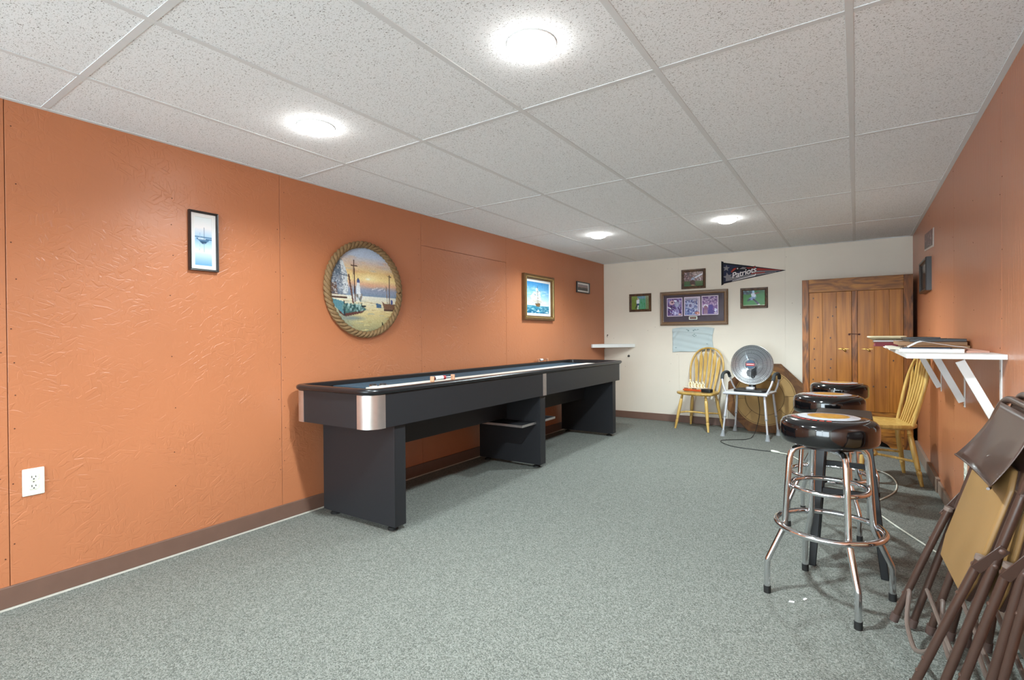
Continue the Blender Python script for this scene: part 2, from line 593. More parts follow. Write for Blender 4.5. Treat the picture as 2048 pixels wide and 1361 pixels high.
G = 0.0012
ys = [YF, -1.861, -0.642, 0.577, 1.800, 3.028, 4.244, 5.465, YB]
pl = []
for a, b_ in zip(ys[:-1], ys[1:]):
    if abs(a - 3.028) < 1e-6:
        pl += [(XL - 0.011, XL, a + G, b_ - G, 0.0, 1.874), (XL - 0.011, XL + 0.0008, a + G, b_ - G, 1.8765, H)]
    else:
        pl.append((XL - 0.011, XL, a + G, b_ - G, 0.0, H))
wall_left = panel_wall('wall_left', (XL - 0.09, XL - 0.006, YF - 0.09, YB + 0.09, -0.05, H + 0.12), pl, M['orange_osb'])
ys = [YF, -3.29, -2.07, -0.85, 0.37, 1.585, 2.805, 4.02, 5.24, YB]
wall_right = panel_wall('wall_right', (XR + 0.006, XR + 0.09, YF - 0.09, YB + 0.09, -0.05, H + 0.12),
                        [(XR, XR + 0.011, a + G * .6, b_ - G * .6, 0.0, H) for a, b_ in zip(ys[:-1], ys[1:])], M['orange_ply'])
xs = [XL, -1.90, -0.68, XR]
pl = []
for a, b_ in zip(xs[:-1], xs[1:]):
    pl += [(a + G * .4, b_ - G * .4, YB, YB + 0.011, 0.0, 1.128), (a + G * .4, b_ - G * .4, YB, YB + 0.011, 1.1285, H)]
wall_back = struct(MB().box(XL - 0.09, XR + 0.09, YB + 0.006, YB + 0.09, -0.05, H + 0.12).build('wall_back', plain('cream_seam', (206, 196, 180), rough=0.9), smooth=False))
for p in pl:
    MB().box(*p).build('wall_panel', M['cream_wall'], wall_back, smooth=False)
xs = [XL, -1.72, -0.50, XR]
# the wall behind the camera: its unseen window is added for fill light
wx0, wx1, wz0, wz1 = -2.80, 0.36, 0.08, 2.02
wall_front = struct(MB().box(XL - 0.09, wx0, YF - 0.09, YF, -0.05, H + 0.12).box(wx1, XR + 0.09, YF - 0.09, YF, -0.05, H + 0.12)
                    .box(wx0, wx1, YF - 0.09, YF, -0.05, wz0).box(wx0, wx1, YF - 0.09, YF, wz1, H + 0.12).build('wall_front', M['orange_osb'], smooth=False))
fill_win = struct(MB().box(wx0, wx1, YF - 0.07, YF + 0.015, wz0, wz0 + 0.04).box(wx0, wx1, YF - 0.07, YF + 0.015, wz1 - 0.04, wz1)
             .box(wx0, wx0 + 0.04, YF - 0.07, YF + 0.015, wz0, wz1).box(wx1 - 0.04, wx1, YF - 0.07, YF + 0.015, wz0, wz1).build('fill_window_1', M['white'], smooth=False))
MB().box((wx0 + wx1) / 2 - 0.025, (wx0 + wx1) / 2 + 0.025, YF - 0.05, YF - 0.01, wz0, wz1).build('fill_window_mullion', M['white'], fill_win, smooth=False)

# nail heads in the sheet edges
def nails(parent, pts, axis):
    mb = MB()
    for p in pts:
        r = 0.003
        loop = []
        for k in range(7):
            a, b_ = r * math.cos(2 * PI * k / 7), r * math.sin(2 * PI * k / 7)
            loop.append((a, b_))
        if axis == 'x':
            s = 0.0012 if p[0] < -1 else -0.0012
            mb.loft([[(p[0], p[1] + a, p[2] + b_) for a, b_ in loop], [(p[0] + s, p[1] + a * .7, p[2] + b_ * .7) for a, b_ in loop]])
        else:
            mb.loft([[(p[0] + a, p[1], p[2] + b_) for a, b_ in loop], [(p[0] + a * .7, p[1] - 0.0012, p[2] + b_ * .7) for a, b_ in loop]])
    o = mb.build('nail_heads', M['nail'], parent)
    o['kind'] = 'stuff'
pts = []
for y in (0.60, 0.555, 1.20, 1.78, 1.82, 2.40, 3.01, 3.05, 3.63, 4.225, 4.265, 4.85, 5.45, 5.49):
    z = 0.2 + random.random() * 0.2
    while z < 2.1:
        pts.append((XL, y + random.uniform(-.012, .012), z))
        z += random.uniform(0.13, 0.32)
nails(wall_left, pts, 'x')
pts = []
for y in (1.6, 2.79, 2.82, 3.4, 4.0, 4.04, 4.6, 5.23, 5.26):
    z = 0.3
    while z < 2.1:
        pts.append((XR, y + random.uniform(-.012, .012), z))
        z += random.uniform(0.18, 0.4)
nails(wall_right, pts, 'x')
nails(wall_back, [(random.uniform(-2.8, 0.3), YB, random.uniform(0.5, 2.05)) for _ in range(26)], 'y')

# ---- ceiling: slab above, exposed tee grid, lay-in tiles
ceiling = struct(MB().box(XL - 0.1, XR + 0.1, YF - 0.1, YB + 0.1, H + 0.10, H + 0.16).build('ceiling', M['seam'], smooth=False))
gx = [-2.4539 + 0.6096 * i for i in range(5)]
gy = [0.7002 + 1.2192 * j for j in range(-3, 5)]
X_edges = [XL] + gx + [XR]
Y_edges = [YF] + gy + [YB]
LAMPS = [(-0.925, 1.50), (-2.132, 1.495), (-2.125, 4.69), (-0.929, 4.73), (-0.925, -1.70), (-2.13, -1.70)]
TW = 0.012
for x in gx:
    MB().box(x - TW, x + TW, YF, YB, H - 0.001, H + 0.03).build('main_tee', M['tee'], ceiling, smooth=False, bevel=0.001, seg=1)
for j, y in enumerate(gy):
    for i in range(len(X_edges) - 1):
        a = X_edges[i] + (TW if i else 0)
        b_ = X_edges[i + 1] - (TW if i < len(X_edges) - 2 else 0)
        MB().box(a, b_, y - TW, y + TW, H - 0.0007, H + 0.03).build('cross_tee', M['tee'], ceiling, smooth=False)
for bx_ in ((XL, XL + 0.022, YF, YB), (XR - 0.022, XR, YF, YB)):
    MB().box(*bx_, H - 0.002, H + 0.002).build('wall_angle', M['tee'], ceiling, smooth=False)
MB().box(XL, XR, YB - 0.022, YB, H - 0.002, H + 0.002).build('wall_angle', M['tee'], ceiling, smooth=False)
HOLE = 0.074
for i in range(len(X_edges) - 1):
    for j in range(len(Y_edges) - 1):
        x0, x1, y0, y1 = X_edges[i] + 0.003, X_edges[i + 1] - 0.003, Y_edges[j] + 0.003, Y_edges[j + 1] - 0.003
        z0, z1 = H + 0.0008 + random.uniform(0, 0.0010), H + 0.020
        holes = [l for l in LAMPS if x0 < l[0] < x1 and y0 < l[1] < y1]
        mb = MB()
        if not holes:
            mb.box(x0, x1, y0, y1, z0, z1)
        else:                                             # tile cut round for the lamp can
            lx, ly = holes[0]
            n = 32
            ring, outer = [], []
            for k in range(n):
                a = 2 * PI * k / n + PI / 4
                ca, sa = math.cos(a), math.sin(a)
                ring.append((lx + HOLE * ca, ly + HOLE * sa))
                tx = ((x1 - lx) if ca > 0 else (x0 - lx)) / ca if abs(ca) > 1e-6 else 1e9
                ty = ((y1 - ly) if sa > 0 else (y0 - ly)) / sa if abs(sa) > 1e-6 else 1e9
                t = min(tx, ty)
                outer.append((lx + t * ca, ly + t * sa))
            # snap nearest samples onto the corners
            for cx_, cy_ in ((x0, y0), (x1, y0), (x1, y1), (x0, y1)):
                k = min(range(n), key=lambda q: (outer[q][0] - cx_) ** 2 + (outer[q][1] - cy_) ** 2)
                outer[k] = (cx_, cy_)
            V = [(x, y, z0) for x, y in outer] + [(x, y, z0) for x, y in ring] + [(x, y, z1) for x, y in ring] + [(x, y, z1) for x, y in outer]
            F = []
            for k in range(n):
                l = (k + 1) % n
                F += [(k, n + k, n + l, l), (n + k, 2 * n + k, 2 * n + l, n + l), (2 * n + k, 3 * n + k, 3 * n + l, 2 * n + l)]
            mb.add(V, F)
        mb.build('ceiling_tile', M['tile'], ceiling, smooth=False)

# ---- recessed lamps: white trim ring, can, bulging flood bulb
def lamp(loc, label, watts=1.0):
    t = thing('recessed_lamp', label, 'ceiling lamp', (loc[0], loc[1], H), 0, 'recessed ceiling lamps')
    MB().lathe([(0.070, 0.004), (0.085, 0.002), (0.0865, -0.001), (0.085, -0.003), (0.082, -0.003), (0.079, -0.001), (0.068, 0.006), (0.066, 0.07)], 36).build('trim_ring', M['white'], t)
    MB().lathe([(0.069, 0.006), (0.069, 0.085), (0.001, 0.085)], 28).build('can', M['steel'], t)
    prof = [(0.060, 0.030), (0.070, 0.006), (0.079, -0.004), (0.078, -0.012), (0.068, -0.022), (0.046, -0.031), (0.022, -0.035), (0.001, -0.036)]
    MB().lathe(prof, 32).build('bulb', M['bulb'], t)
    ld = bpy.data.lights.new('flood_beam', 'SPOT')
    ld.energy = LAMP_SPOT * watts
    ld.spot_size = math.radians(158)
    ld.spot_blend = 0.55
    ld.shadow_soft_size = 0.055
    ld.color = (0.82, 0.965, 1.0)
    lo = bpy.data.objects.new('flood_beam', ld)
    COL.objects.link(lo)
    lo.parent = t
    lo.location = (0, 0, -0.085)
    return t
lamp(LAMPS[0], 'large lit ceiling lamp at the top centre, nearest the camera', 1.9)
lamp(LAMPS[1], 'lit ceiling lamp above the orange wall with the round rope picture', 0.42)
lamp(LAMPS[2], 'lit ceiling lamp above the far end of the black table', 0.6)
lamp(LAMPS[3], 'lit ceiling lamp in front of the pennant wall', 1.5)
lamp(LAMPS[4], 'assumed ceiling lamp out of view behind the camera, farther from the left wall')  # both lamps behind the camera are assumed, to light the room
lamp(LAMPS[5], 'assumed ceiling lamp out of view behind the camera, close to the left wall')

# ---- baseboards
bl = struct(MB().box(XL, XL + 0.014, YF, YB, 0.007, 0.095).build('baseboard_left', M['base'], smooth=False, bevel=0.003))
MB().box(XL, XL + 0.018, YF, YB, 0.0, 0.007).build('carpet_strip', M['pale_strip'], bl, smooth=False)
struct(MB().box(XL, XR, YB - 0.014, YB, 0.0, 0.092).build('baseboard_back', M['base'], smooth=False, bevel=0.003))
br = struct(MB().box(XR - 0.014, XR, YF, 4.62, 0.0, 0.085).build('baseboard_right', M['base_grey'], smooth=False, bevel=0.002))
MB().box(XR - 0.022, XR, 4.63, 6.2, 0.0, 0.098).build('baseboard_length', M['base_grey'], br, smooth=False, bevel=0.002)
struct(MB().box(XL, XR, YF, YF + 0.014, 0.0, 0.092).build('baseboard_front', M['base'], smooth=False, bevel=0.003))

# ---- outlets
def outlet(loc, rz, label):
    t = thing('wall_outlet', label, 'outlet', loc, rz)
    MB().prism([(x, z) for x, z in rrect(-0.036, 0.036, -0.058, 0.058, 0.004, 3)], 0.0, 0.006, Matrix(((1, 0, 0, 0), (0, 0, -1, 0), (0, 1, 0, 0), (0, 0, 0, 1)))).build('cover_plate', M['ivory'], t, bevel=0.002)
    S = Matrix(((1, 0, 0, 0), (0, 0, -1, 0), (0, 1, 0, 0), (0, 0, 0, 1)))
    for dz in (0.0195, -0.0195):
        poly = [(0.0165 * math.cos(a), dz + max(-0.0125, min(0.0125, 0.0165 * math.sin(a)))) for a in [2 * PI * k / 24 for k in range(24)]]
        f = MB().prism(poly, 0.005, 0.0085, S).build('receptacle_face', M['ivory'], t)
        MB().box(-0.0075, -0.0052, -0.0092, -0.008, dz - 0.002, dz + 0.007).build('slot', M['rubber'], f, smooth=False)
        MB().box(0.0052, 0.0075, -0.0092, -0.008, dz - 0.001, dz + 0.006).build('slot', M['rubber'], f, smooth=False)
        MB().box(-0.0025, 0.0025, -0.0092, -0.008, dz - 0.0095, dz - 0.005).build('slot', M['rubber'], f, smooth=False)
    MB().lathe([(0.003, 0.006), (0.003, 0.0075), (0.0005, 0.0078)], 10, S).build('screw', M['steel'], t)
    return t
outlet((XL, 0.653, 0.514), PI / 2, 'ivory double outlet plate on the orange wall at the left edge')
outlet((XR, 3.607, 0.372), -PI / 2, 'ivory outlet plate on the right orange wall behind the folded chairs')

# ================================================================== SHUFFLEBOARD TABLE
T = thing('shuffleboard_table', 'long black shuffleboard table with aluminium corners against the orange wall', 'game table', (-2.545, 3.70, 0), 0.0175)
TX, TY = 0.345, 1.87         # half width, half length of the cabinet
ZB, ZT = 0.620, 0.812
def ring_wall(o, i, z0, z1):
    n = len(o)
    V = [(x, y, z0) for x, y in o] + [(x, y, z1) for x, y in o] + [(x, y, z1) for x, y in i] + [(x, y, z0) for x, y in i]
    F = []
    for k in range(n):
        l = (k + 1) % n
        F += [(k, l, n + l, n + k), (n + k, n + l, 2 * n + l, 2 * n + k), (2 * n + k, 2 * n + l, 3 * n + l, 3 * n + k), (3 * n + k, 3 * n + l, l, k)]
    return MB().add(V, F)
RO = 0.085
outer = rrect(-TX, TX, -TY, TY, RO, 8)
inner = rrect(-TX + 0.03, TX - 0.03, -TY + 0.03, TY - 0.03, RO - 0.03, 8)
ring_wall(outer, inner, ZB, ZT).build('cabinet', M['black_lam'], T, angle=30)
MB().box(-TX + 0.03, TX - 0.03, -TY + 0.03, TY - 0.03, ZB + 0.01, ZB + 0.025).build('cabinet_floor', M['black_lam'], T, smooth=False)
# rounded rail cap: a small half-round section swept along the cabinet edge
def swept_ring(section, r0):
    loops = []
    pts = rrect(-TX, TX, -TY, TY, RO, 8)
    n = len(pts)
    for k in range(n):
        p = Vector((*pts[k], 0)); a = Vector((*pts[k - 1], 0)); b_ = Vector((*pts[(k + 1) % n], 0))
        tg = ((p - a).normalized() + (b_ - p).normalized()).normalized()
        nv = Vector((tg.y, -tg.x, 0))
        loops.append([(p.x + nv.x * s, p.y + nv.y * s, z) for s, z in section])
    return MB().loft(loops, closed_ring=True)
sec = [(0.006, 0.811), (0.013, 0.816), (0.016, 0.825), (0.013, 0.835), (0.004, 0.841), (-0.026, 0.842), (-0.034, 0.838), (-0.036, 0.811)]
swept_ring(list(reversed(sec)), RO).build('rail_cap', M['black_cap'], T, angle=50)
# playing bed
MB().box(-0.29, 0.02, -1.62, 1.58, 0.78, 0.815).build('bed_felt', plain('speckled_blue_bed', (44, 62, 74), rough=0.7, noise=0.85, nscale=150, spec=0.25), T, smooth=False)
MB().box(0.02, 0.30, -1.62, 1.58, 0.78, 0.818).build('playfield', plain('waxed_pale_maple', (236, 232, 222), rough=0.4, noise=0.03, nscale=8, spec=0.4), T, smooth=False, bevel=0.002)
for y0, y1 in ((-TY + 0.03, -1.62), (1.58, TY - 0.03)):
    MB().box(-TX + 0.03, TX - 0.03, y0, y1, 0.765, 0.778).build('end_gutter', M['black_cap'], T, smooth=False)
# aluminium corner plates and joint strips
for sx in (-1, 1):
    for sy in (-1, 1):
        c = (sx * (TX - RO), sy * (TY - RO))
        a0 = {(1, 1): 0, (-1, 1): 90, (-1, -1): 180, (1, -1): 270}[(sx, sy)]
        o_, i_ = [], []
        for rr, lst in ((RO + 0.0022, o_), (RO - 0.001, i_)):
            p = arc(c[0], c[1], rr, a0, a0 + 90, 12)
            d0 = Vector(p[0]) + Vector((math.cos(math.radians(a0 - 90)), math.sin(math.radians(a0 - 90)))) * 0.022
            d1 = Vector(p[-1]) + Vector((math.cos(math.radians(a0 + 180)), math.sin(math.radians(a0 + 180)))) * 0.022
            lst += [tuple(d0)] + p + [tuple(d1)]
        MB().prism(o_ + i_[::-1], ZB - 0.001, ZT - 0.006).build('corner_plate', M['alu'], T)
for sx in (-1, 1):
    x0 = sx * (TX + 0.001)
    MB().box(min(x0, x0 - sx * 0.003), max(x0, x0 - sx * 0.003), 0.008, 0.066, ZB - 0.001, ZT - 0.006).build('joint_strip', M['alu'], T, smooth=False)
# legs, levelling feet, stretcher beam, score shelf
for ly in (-1.635, 0.035, 1.650):
    lg = MB().box(-0.315, 0.325, ly - 0.045, ly + 0.045, 0.030, ZB + 0.01).build('leg', M['black_lam'], T, smooth=False, bevel=0.002)
    MB().box(0.3255, 0.327, ly - 0.044, ly - 0.041, 0.03, ZB).build('edge_band', M['black_cap'], lg, smooth=False)
    for fx in (-0.255, 0.262):
        MB().lathe([(0.004, 0.034), (0.010, 0.030), (0.010, 0.018), (0.026, 0.014), (0.032, 0.006), (0.032, 0.0)], 18,
                   Matrix.Translation((fx, ly, 0))).build('levelling_foot', M['rubber'], T)
MB().box(-0.045, -0.015, -1.60, 1.62, 0.408, ZB + 0.012).build('beam', M['black_lam'], T, smooth=False, bevel=0.002)
sh = MB().box(-0.30, 0.285, -0.235, 0.325, 0.382, 0.394).build('score_shelf', M['black_lam'], T, smooth=False)
for bx_ in ((-0.30, 0.288, -0.238, -0.235, 0.378, 0.397), (0.285, 0.288, -0.235, -0.012, 0.378, 0.397), (0.285, 0.288, 0.085, 0.328, 0.378, 0.397), (-0.30, 0.288, 0.325, 0.328, 0.378, 0.397)):
    MB().box(*bx_).build('metal_edge', M['alu'], sh, smooth=False)
# bead counters fixed on both rails
M['block'] = plain('salmon_wood_block', (204, 148, 116), rough=0.45, noise=0.06)
def counter(y0, x0, z0, cols):
    c = MB().box(x0 - 0.014, x0 + 0.014, y0, y0 + 0.012, z0, z0 + 0.036).build('score_counter', M['block'], T, bevel=0.003)
    MB().box(x0 - 0.014, x0 + 0.014, y0 + 0.20, y0 + 0.212, z0, z0 + 0.036).build('end_block', M['block'], c, bevel=0.003)
    MB().tube([(x0, y0 + 0.008, z0 + 0.022), (x0, y0 + 0.205, z0 + 0.022)], 0.0025, 8).build('rod', M['steel'], c)
    S = Matrix(((1, 0, 0, x0), (0, 0, 1, 0), (0, -1, 0, z0 + 0.022), (0, 0, 0, 1)))
    y = y0 + 0.013
    for col, w in cols:
        MB().lathe([(0.003, y), (0.013, y + 0.001), (0.014, y + w / 2), (0.013, y + w - 0.001), (0.003, y + w)], 14, S).build('bead', col, c)
        y += w + 0.0006
M['bead_red'] = plain('red_bead', (168, 62, 66), rough=0.2)
M['bead_white'] = plain('white_bead', (228, 226, 224), rough=0.15)
M['bead_dark'] = plain('dark_bead', (70, 30, 34), rough=0.2)
counter(-1.360, 0.325, 0.842, [(M['bead_dark'], 0.014)] + [(M['bead_white'], 0.012)] * 6 + [(M['bead_red'], 0.012)] * 2)
counter(1.08, -0.325, 0.842, [(M['bead_dark'], 0.010)] * 2 + [(M['bead_white'], 0.012)] * 5)
# small black puck-shaped pieces on the bed
for k, (px, py) in enumerate(((0.03, -1.57), (0.055, -1.51))):
    pk = thing('shuffleboard_puck', ['small black puck at the near end of the table bed, left of its pair', 'small black puck at the near end of the table bed, right of its pair'][k], 'puck', (-2.545 + px + 0.0175 * 1.55, 3.70 + py, 0.8155), 0, 'pucks on the table')
    MB().lathe([(0.001, 0), (0.024, 0.0), (0.026, 0.003), (0.026, 0.010), (0.022, 0.013), (0.001, 0.013)], 22).build('puck_body', M['chrome'], pk)
    MB().lathe([(0.001, 0.013), (0.020, 0.013), (0.019, 0.019), (0.001, 0.020)], 20).build('puck_cap', M['black_plastic'], pk)

# ================================================================== THINGS ON THE WALLS
def frame_ring(w, h, prof):
    """prof: (inset from outer edge, y) pairs, outer back -> inner back"""
    loops = []
    for ins, y in prof:
        a, b_ = w / 2 - ins, h / 2 - ins
        loops.append([(-a, y, -b_), (a, y, -b_), (a, y, b_), (-a, y, b_)])
    n = 4
    V = [p for l in loops for p in l]
    F = []
    for i in range(len(loops) - 1):
        for j in range(4):
            k = (j + 1) % 4
            F.append((i * n + j, i * n + k, (i + 1) * n + k, (i + 1) * n + j))
    return MB().add(V, F)

def framed(name, label, cat, loc, rz, w, h, fw, depth, fmat, cv, matw=0.0, mat_mat=None, tilt=0.0, group=None, glass=True, prof=None, lip=None):
    t = thing(name, label, cat, loc, rz, group)
    t.rotation_euler[1] = tilt
    prof = prof or [(0, 0), (0, -depth * 0.8), (fw * 0.15, -depth), (fw * 0.6, -depth * 0.95), (fw * 0.75, -depth * 0.7), (fw, -depth * 0.6), (fw, -0.002)]
    f = frame_ring(w, h, prof).build('frame', fmat, t, smooth=False)
    if lip:
        frame_ring(w - 2 * fw * 0.55, h - 2 * fw * 0.55, [(0, -depth * 0.9), (0, -depth * 1.04), (fw * 0.14, -depth * 1.04), (fw * 0.14, -depth * 0.85)]).build('gilt_line', lip, f, smooth=False)
    MB().box(-w / 2 + fw * .5, w / 2 - fw * .5, -0.006, -0.001, -h / 2 + fw * .5, h / 2 - fw * .5).build('backing', M['paper'], t, smooth=False)
    iw, ih = w - 2 * fw, h - 2 * fw
    if matw:
        frame_ring(iw + 0.004, ih + 0.004, [(0, -0.006), (0, -0.0095), (matw, -0.0095), (matw + 0.002, -0.0075)]).build('mat_board', mat_mat, t, smooth=False)
        iw, ih = iw - 2 * matw, ih - 2 * matw
    if cv is not None:
        me = print_mesh(cv, iw + 0.003, ih + 0.003, y=-0.0075, thick=0.001)
        me.materials.append(M['print'])
        link_mesh('print', me, t)
    if glass:
        g = MB().box(-w / 2 + fw * .9, w / 2 - fw * .9, -depth * 0.55 - 0.0015, -depth * 0.55, -h / 2 + fw * .9, h / 2 - fw * .9).build('glass_pane', M['glass'], t, smooth=False)
    return t

# -- blue boat print in a slim black frame (left wall)
cv = Canvas(34, 80)
cv.vgrad([(0, (226, 236, 240)), (.22, (238, 234, 236)), (.40, (176, 206, 232)), (.46, (150, 190, 224)), (.60, (196, 222, 238)), (.70, (232, 230, 214)), (.76, (206, 222, 226)), (1, (112, 166, 208))])
cv.rect(0, 1, .405, .425, (70, 112, 150), .8)
cv.rect(.1, 1, .44, .46, (52, 92, 130), .8)
cv.ell(.40, .45, .22, .03, (214, 226, 236), .9)
cv.poly([(.15, .46), (.85, .46), (.66, .53), (.36, .53)], (64, 104, 142), .85)
cv.poly([(.30, .50), (.74, .50), (.6, .545), (.4, .545)], (34, 66, 100), .85)
cv.line(.54, .22, .54, .46, .012, (96, 120, 150)); cv.line(.30, .33, .30, .44, .012, (150, 180, 208))
cv.line(.54, .54, .53, .80, .012, (140, 170, 190)); cv.line(.30, .56, .28, .68, .012, (170, 200, 214))
framed('framed_picture', 'narrow upright black-framed print of a blue boat with wide white mat', 'picture', (XL, 1.352, 1.652), PI / 2, 0.148, 0.322, 0.011, 0.024, M['black_frame'], cv, 0.020, M['paper'])

# -- round harbour painting in a rope frame (left wall)
RP = thing('rope_framed_picture', 'round harbour painting with boats and lighthouse in a twisted rope frame', 'picture', (XL, 2.437, 1.468), PI / 2)
cv = Canvas(150, 150)
cv.vgrad([(0, (168, 190, 220)), (.12, (186, 200, 222)), (.20, (214, 196, 184)), (.30, (232, 200, 140)), (.38, (244, 222, 160)), (.44, (226, 180, 150)), (.50, (150, 160, 184)), (.57, (128, 148, 172)), (.578, (226, 226, 216)), (.66, (220, 212, 184)), (.76, (208, 190, 140)), (.88, (176, 166, 122)), (1, (132, 132, 104))])
for k in range(26):
    cv.ell(rng.uniform(.25, 1), rng.uniform(.14, .30), rng.uniform(.05, .14), rng.uniform(.012, .03), [(214, 160, 120), (196, 178, 190), (226, 184, 140), (176, 190, 214)][k % 4], .35, soft=.8)
cv.ell(.57, .365, .16, .06, (255, 240, 190), .9, soft=1); cv.ell(.545, .375, .045, .016, (255, 252, 232), 1, soft=.6)
cv.ell(.75, .50, .25, .05, (146, 156, 180), .8, soft=.7); cv.ell(.6, .455, .14, .03, (226, 172, 140), .6, soft=.8)
for k in range(70):                                                        # ripples
    y = rng.uniform(.62, .99); x = rng.uniform(.1, .95)
    cv.line(x, y, x + rng.uniform(.03, .12), y + rng.uniform(-.004, .004), .0035, [(176, 150, 100), (244, 226, 160), (140, 150, 150), (150, 120, 80)][k % 4], .55)
cv.ell(.12, .85, .26, .22, (96, 128, 142), .5, soft=.8)
# stone mill house
cv.poly([(.02, .20), (.14, .17), (.20, .20), (.255, .33), (.26, .36), (.02, .42)], (108, 124, 140))
cv.poly([(.155, .19), (.20, .20), (.26, .345), (.185, .345)], (208, 216, 222))
cv.poly([(.0, .36), (.25, .36), (.26, .56), (.0, .58)], (140, 150, 164))
cv.poly([(.185, .36), (.26, .36), (.265, .56), (.20, .56)], (206, 212, 216))
cv.poly([(.02, .45), (.11, .44), (.13, .58), (.02, .60)], (110, 84, 72))
for k in range(420):
    x = rng.uniform(.01, .26); y = rng.uniform(.19, .58)
    if y > .20 + max(0, (x - .15)) * 1.2:
        cv.ell(x, y, .008, .006, [(70, 82, 100), (232, 236, 240), (150, 150, 156), (96, 104, 122)][k % 4], .6)
cv.rect(.03, .24, .575, .592, (214, 206, 190)); cv.rect(.03, .25, .592, .615, (84, 62, 52))
cv.poly([(.385, .42), (.40, .39), (.41, .39), (.425, .42), (.44, .58), (.375, .58)], (226, 230, 236)); cv.rect(.385, .425, .39, .425, (84, 100, 150)); cv.poly([(.392, .39), (.418, .39), (.405, .365)], (70, 80, 110))
cv.rect(.33, .46, .555, .615, (176, 186, 196)); cv.blobs(30, [(90, 110, 120), (220, 220, 220), (130, 120, 110)], .008, .016, .33, .46, .56, .63, .7)
# near sailing boat
cv.line(.345, .18, .36, .64, .008, (88, 64, 56)); cv.line(.31, .235, .39, .24, .007, (88, 64, 56)); cv.line(.275, .35, .335, .66, .011, (108, 76, 66)); cv.line(.33, .24, .32, .6, .003, (150, 130, 126), .6)
cv.poly([(.12, .64), (.24, .67), (.44, .68), (.52, .72), (.47, .76), (.22, .80), (.13, .74)], (70, 106, 104))
cv.poly([(.13, .74), (.22, .78), (.50, .735), (.45, .77), (.23, .815), (.15, .78)], (92, 58, 54))
cv.poly([(.05, .62), (.21, .65), (.215, .80), (.08, .70)], (92, 138, 150)); cv.line(.21, .65, .215, .80, .008, (44, 54, 60))
cv.blobs(60, [(176, 206, 206), (40, 70, 74), (120, 150, 140)], .008, .018, .18, .48, .67, .75, .6)
cv.ell(.48, .69, .035, .012, (50, 56, 60)); cv.ell(.34, .83, .20, .035, (88, 110, 130), .6, soft=.8)
# far boats
cv.poly([(.66, .645), (.74, .66), (.74, .70), (.67, .70)], (74, 104, 136))
cv.poly([(.75, .62), (.80, .65), (.97, .65), (.98, .69), (.93, .725), (.79, .725)], (122, 92, 74)); cv.rect(.78, .95, .715, .735, (80, 60, 54))
cv.line(.87, .30, .87, .65, .006, (96, 76, 66)); cv.line(.85, .315, .895, .32, .006, (96, 76, 66)); cv.line(.82, .44, .835, .64, .005, (140, 120, 106)); cv.ell(.905, .625, .018, .03, (84, 100, 150))
for k in range(7):
    x = .60 + .03 * k; cv.line(x, .50 - .01 * (k % 3), x + .02, .485 - .01 * (k % 3), .003, (236, 236, 240)); 
cv.line(.755, .88, .765, .94, .010, (52, 50, 44)); cv.line(.60, .985, .76, .945, .004, (60, 56, 44))
cv.speck(7)
RR = 0.312
me = print_mesh(cv, 2 * RR, 2 * RR, keep=lambda u, v: (u - .5) ** 2 + (v - .5) ** 2 < .25, y=-0.018)
me.materials.append(M['oil'])
link_mesh('painted_panel', me, RP)
S_ = Matrix(((1, 0, 0, 0), (0, 0, -1, 0), (0, 1, 0, 0), (0, 0, 0, 1)))
MB().lathe([(0.001, 0.001), (0.312, 0.001), (0.312, 0.0172), (0.001, 0.0172)], 48, S_).build('backing_disc', M['walnut'], RP)
for s in range(3):
    pts = []
    turns, nn = 19, 19 * 16
    for k in range(nn):
        a = 2 * PI * k / nn
        ph = a * turns + 2 * PI * s / 3
        rr = 0.322 + 0.0125 * math.cos(ph)
        pts.append((rr * math.cos(a), -0.026 - 0.0125 * math.sin(ph), rr * math.sin(a)))
    MB().tube(pts, 0.0135, 7, closed=True).build('rope_strand', M['rope'], RP, angle=80)

# -- sailing ship in a bronze frame (left wall)
cv = Canvas(64, 80)
cv.vgrad([(0, (70, 150, 214)), (.3, (120, 184, 228)), (.6, (190, 220, 236)), (.74, (214, 232, 240)), (.76, (70, 140, 164)), (.88, (40, 116, 146)), (1, (36, 104, 140))])
for k in range(60):
    x = rng.uniform(-.1, 1.1); y = rng.uniform(.1, .72)
    cv.ell(x, y + .15 * x, rng.uniform(.04, .16), rng.uniform(.015, .05), (240, 246, 250), rng.uniform(.2, .55), soft=.8)
for k in range(80):
    x = rng.uniform(0, 1); y = rng.uniform(.78, 1)
    cv.line(x, y, x + .07, y + .02 * (-1) ** k, .008, [(150, 206, 214), (20, 84, 120), (226, 240, 244)][k % 3], .6)
cv.ell(.5, .93, .12, .025, (240, 248, 250), .8, soft=.6); cv.ell(.9, .95, .09, .03, (240, 248, 250), .8, soft=.6)
for (x0, x1, top, bot) in ((.26, .42, .30, .64), (.36, .54, .18, .68), (.48, .64, .28, .66)):
    m_ = (x0 + x1) / 2
    for q in range(4):
        a = top + (bot - top) * q / 4; b_ = top + (bot - top) * (q + .92) / 4
        g = .5 + .5 * q / 3
        cv.poly([(m_ - (x1 - x0) * .4 * g, a), (m_ + (x1 - x0) * .5 * g, a + .02), (m_ + (x1 - x0) * .55 * g, b_), (m_ - (x1 - x0) * .5 * g, b_)], [(240, 240, 234), (214, 216, 214), (250, 248, 240), (196, 190, 180)][q])
cv.poly([(.16, .46), (.30, .34), (.30, .66)], (226, 228, 226), .9)
cv.blobs(40, [(92, 84, 76), (250, 250, 246), (170, 160, 146)], .006, .018, .26, .66, .24, .68, .7)
cv.poly([(.36, .68), (.60, .66), (.58, .78), (.42, .78)], (118, 92, 62)); cv.line(.48, .12, .48, .7, .006, (96, 76, 56))
cv.speck(6)
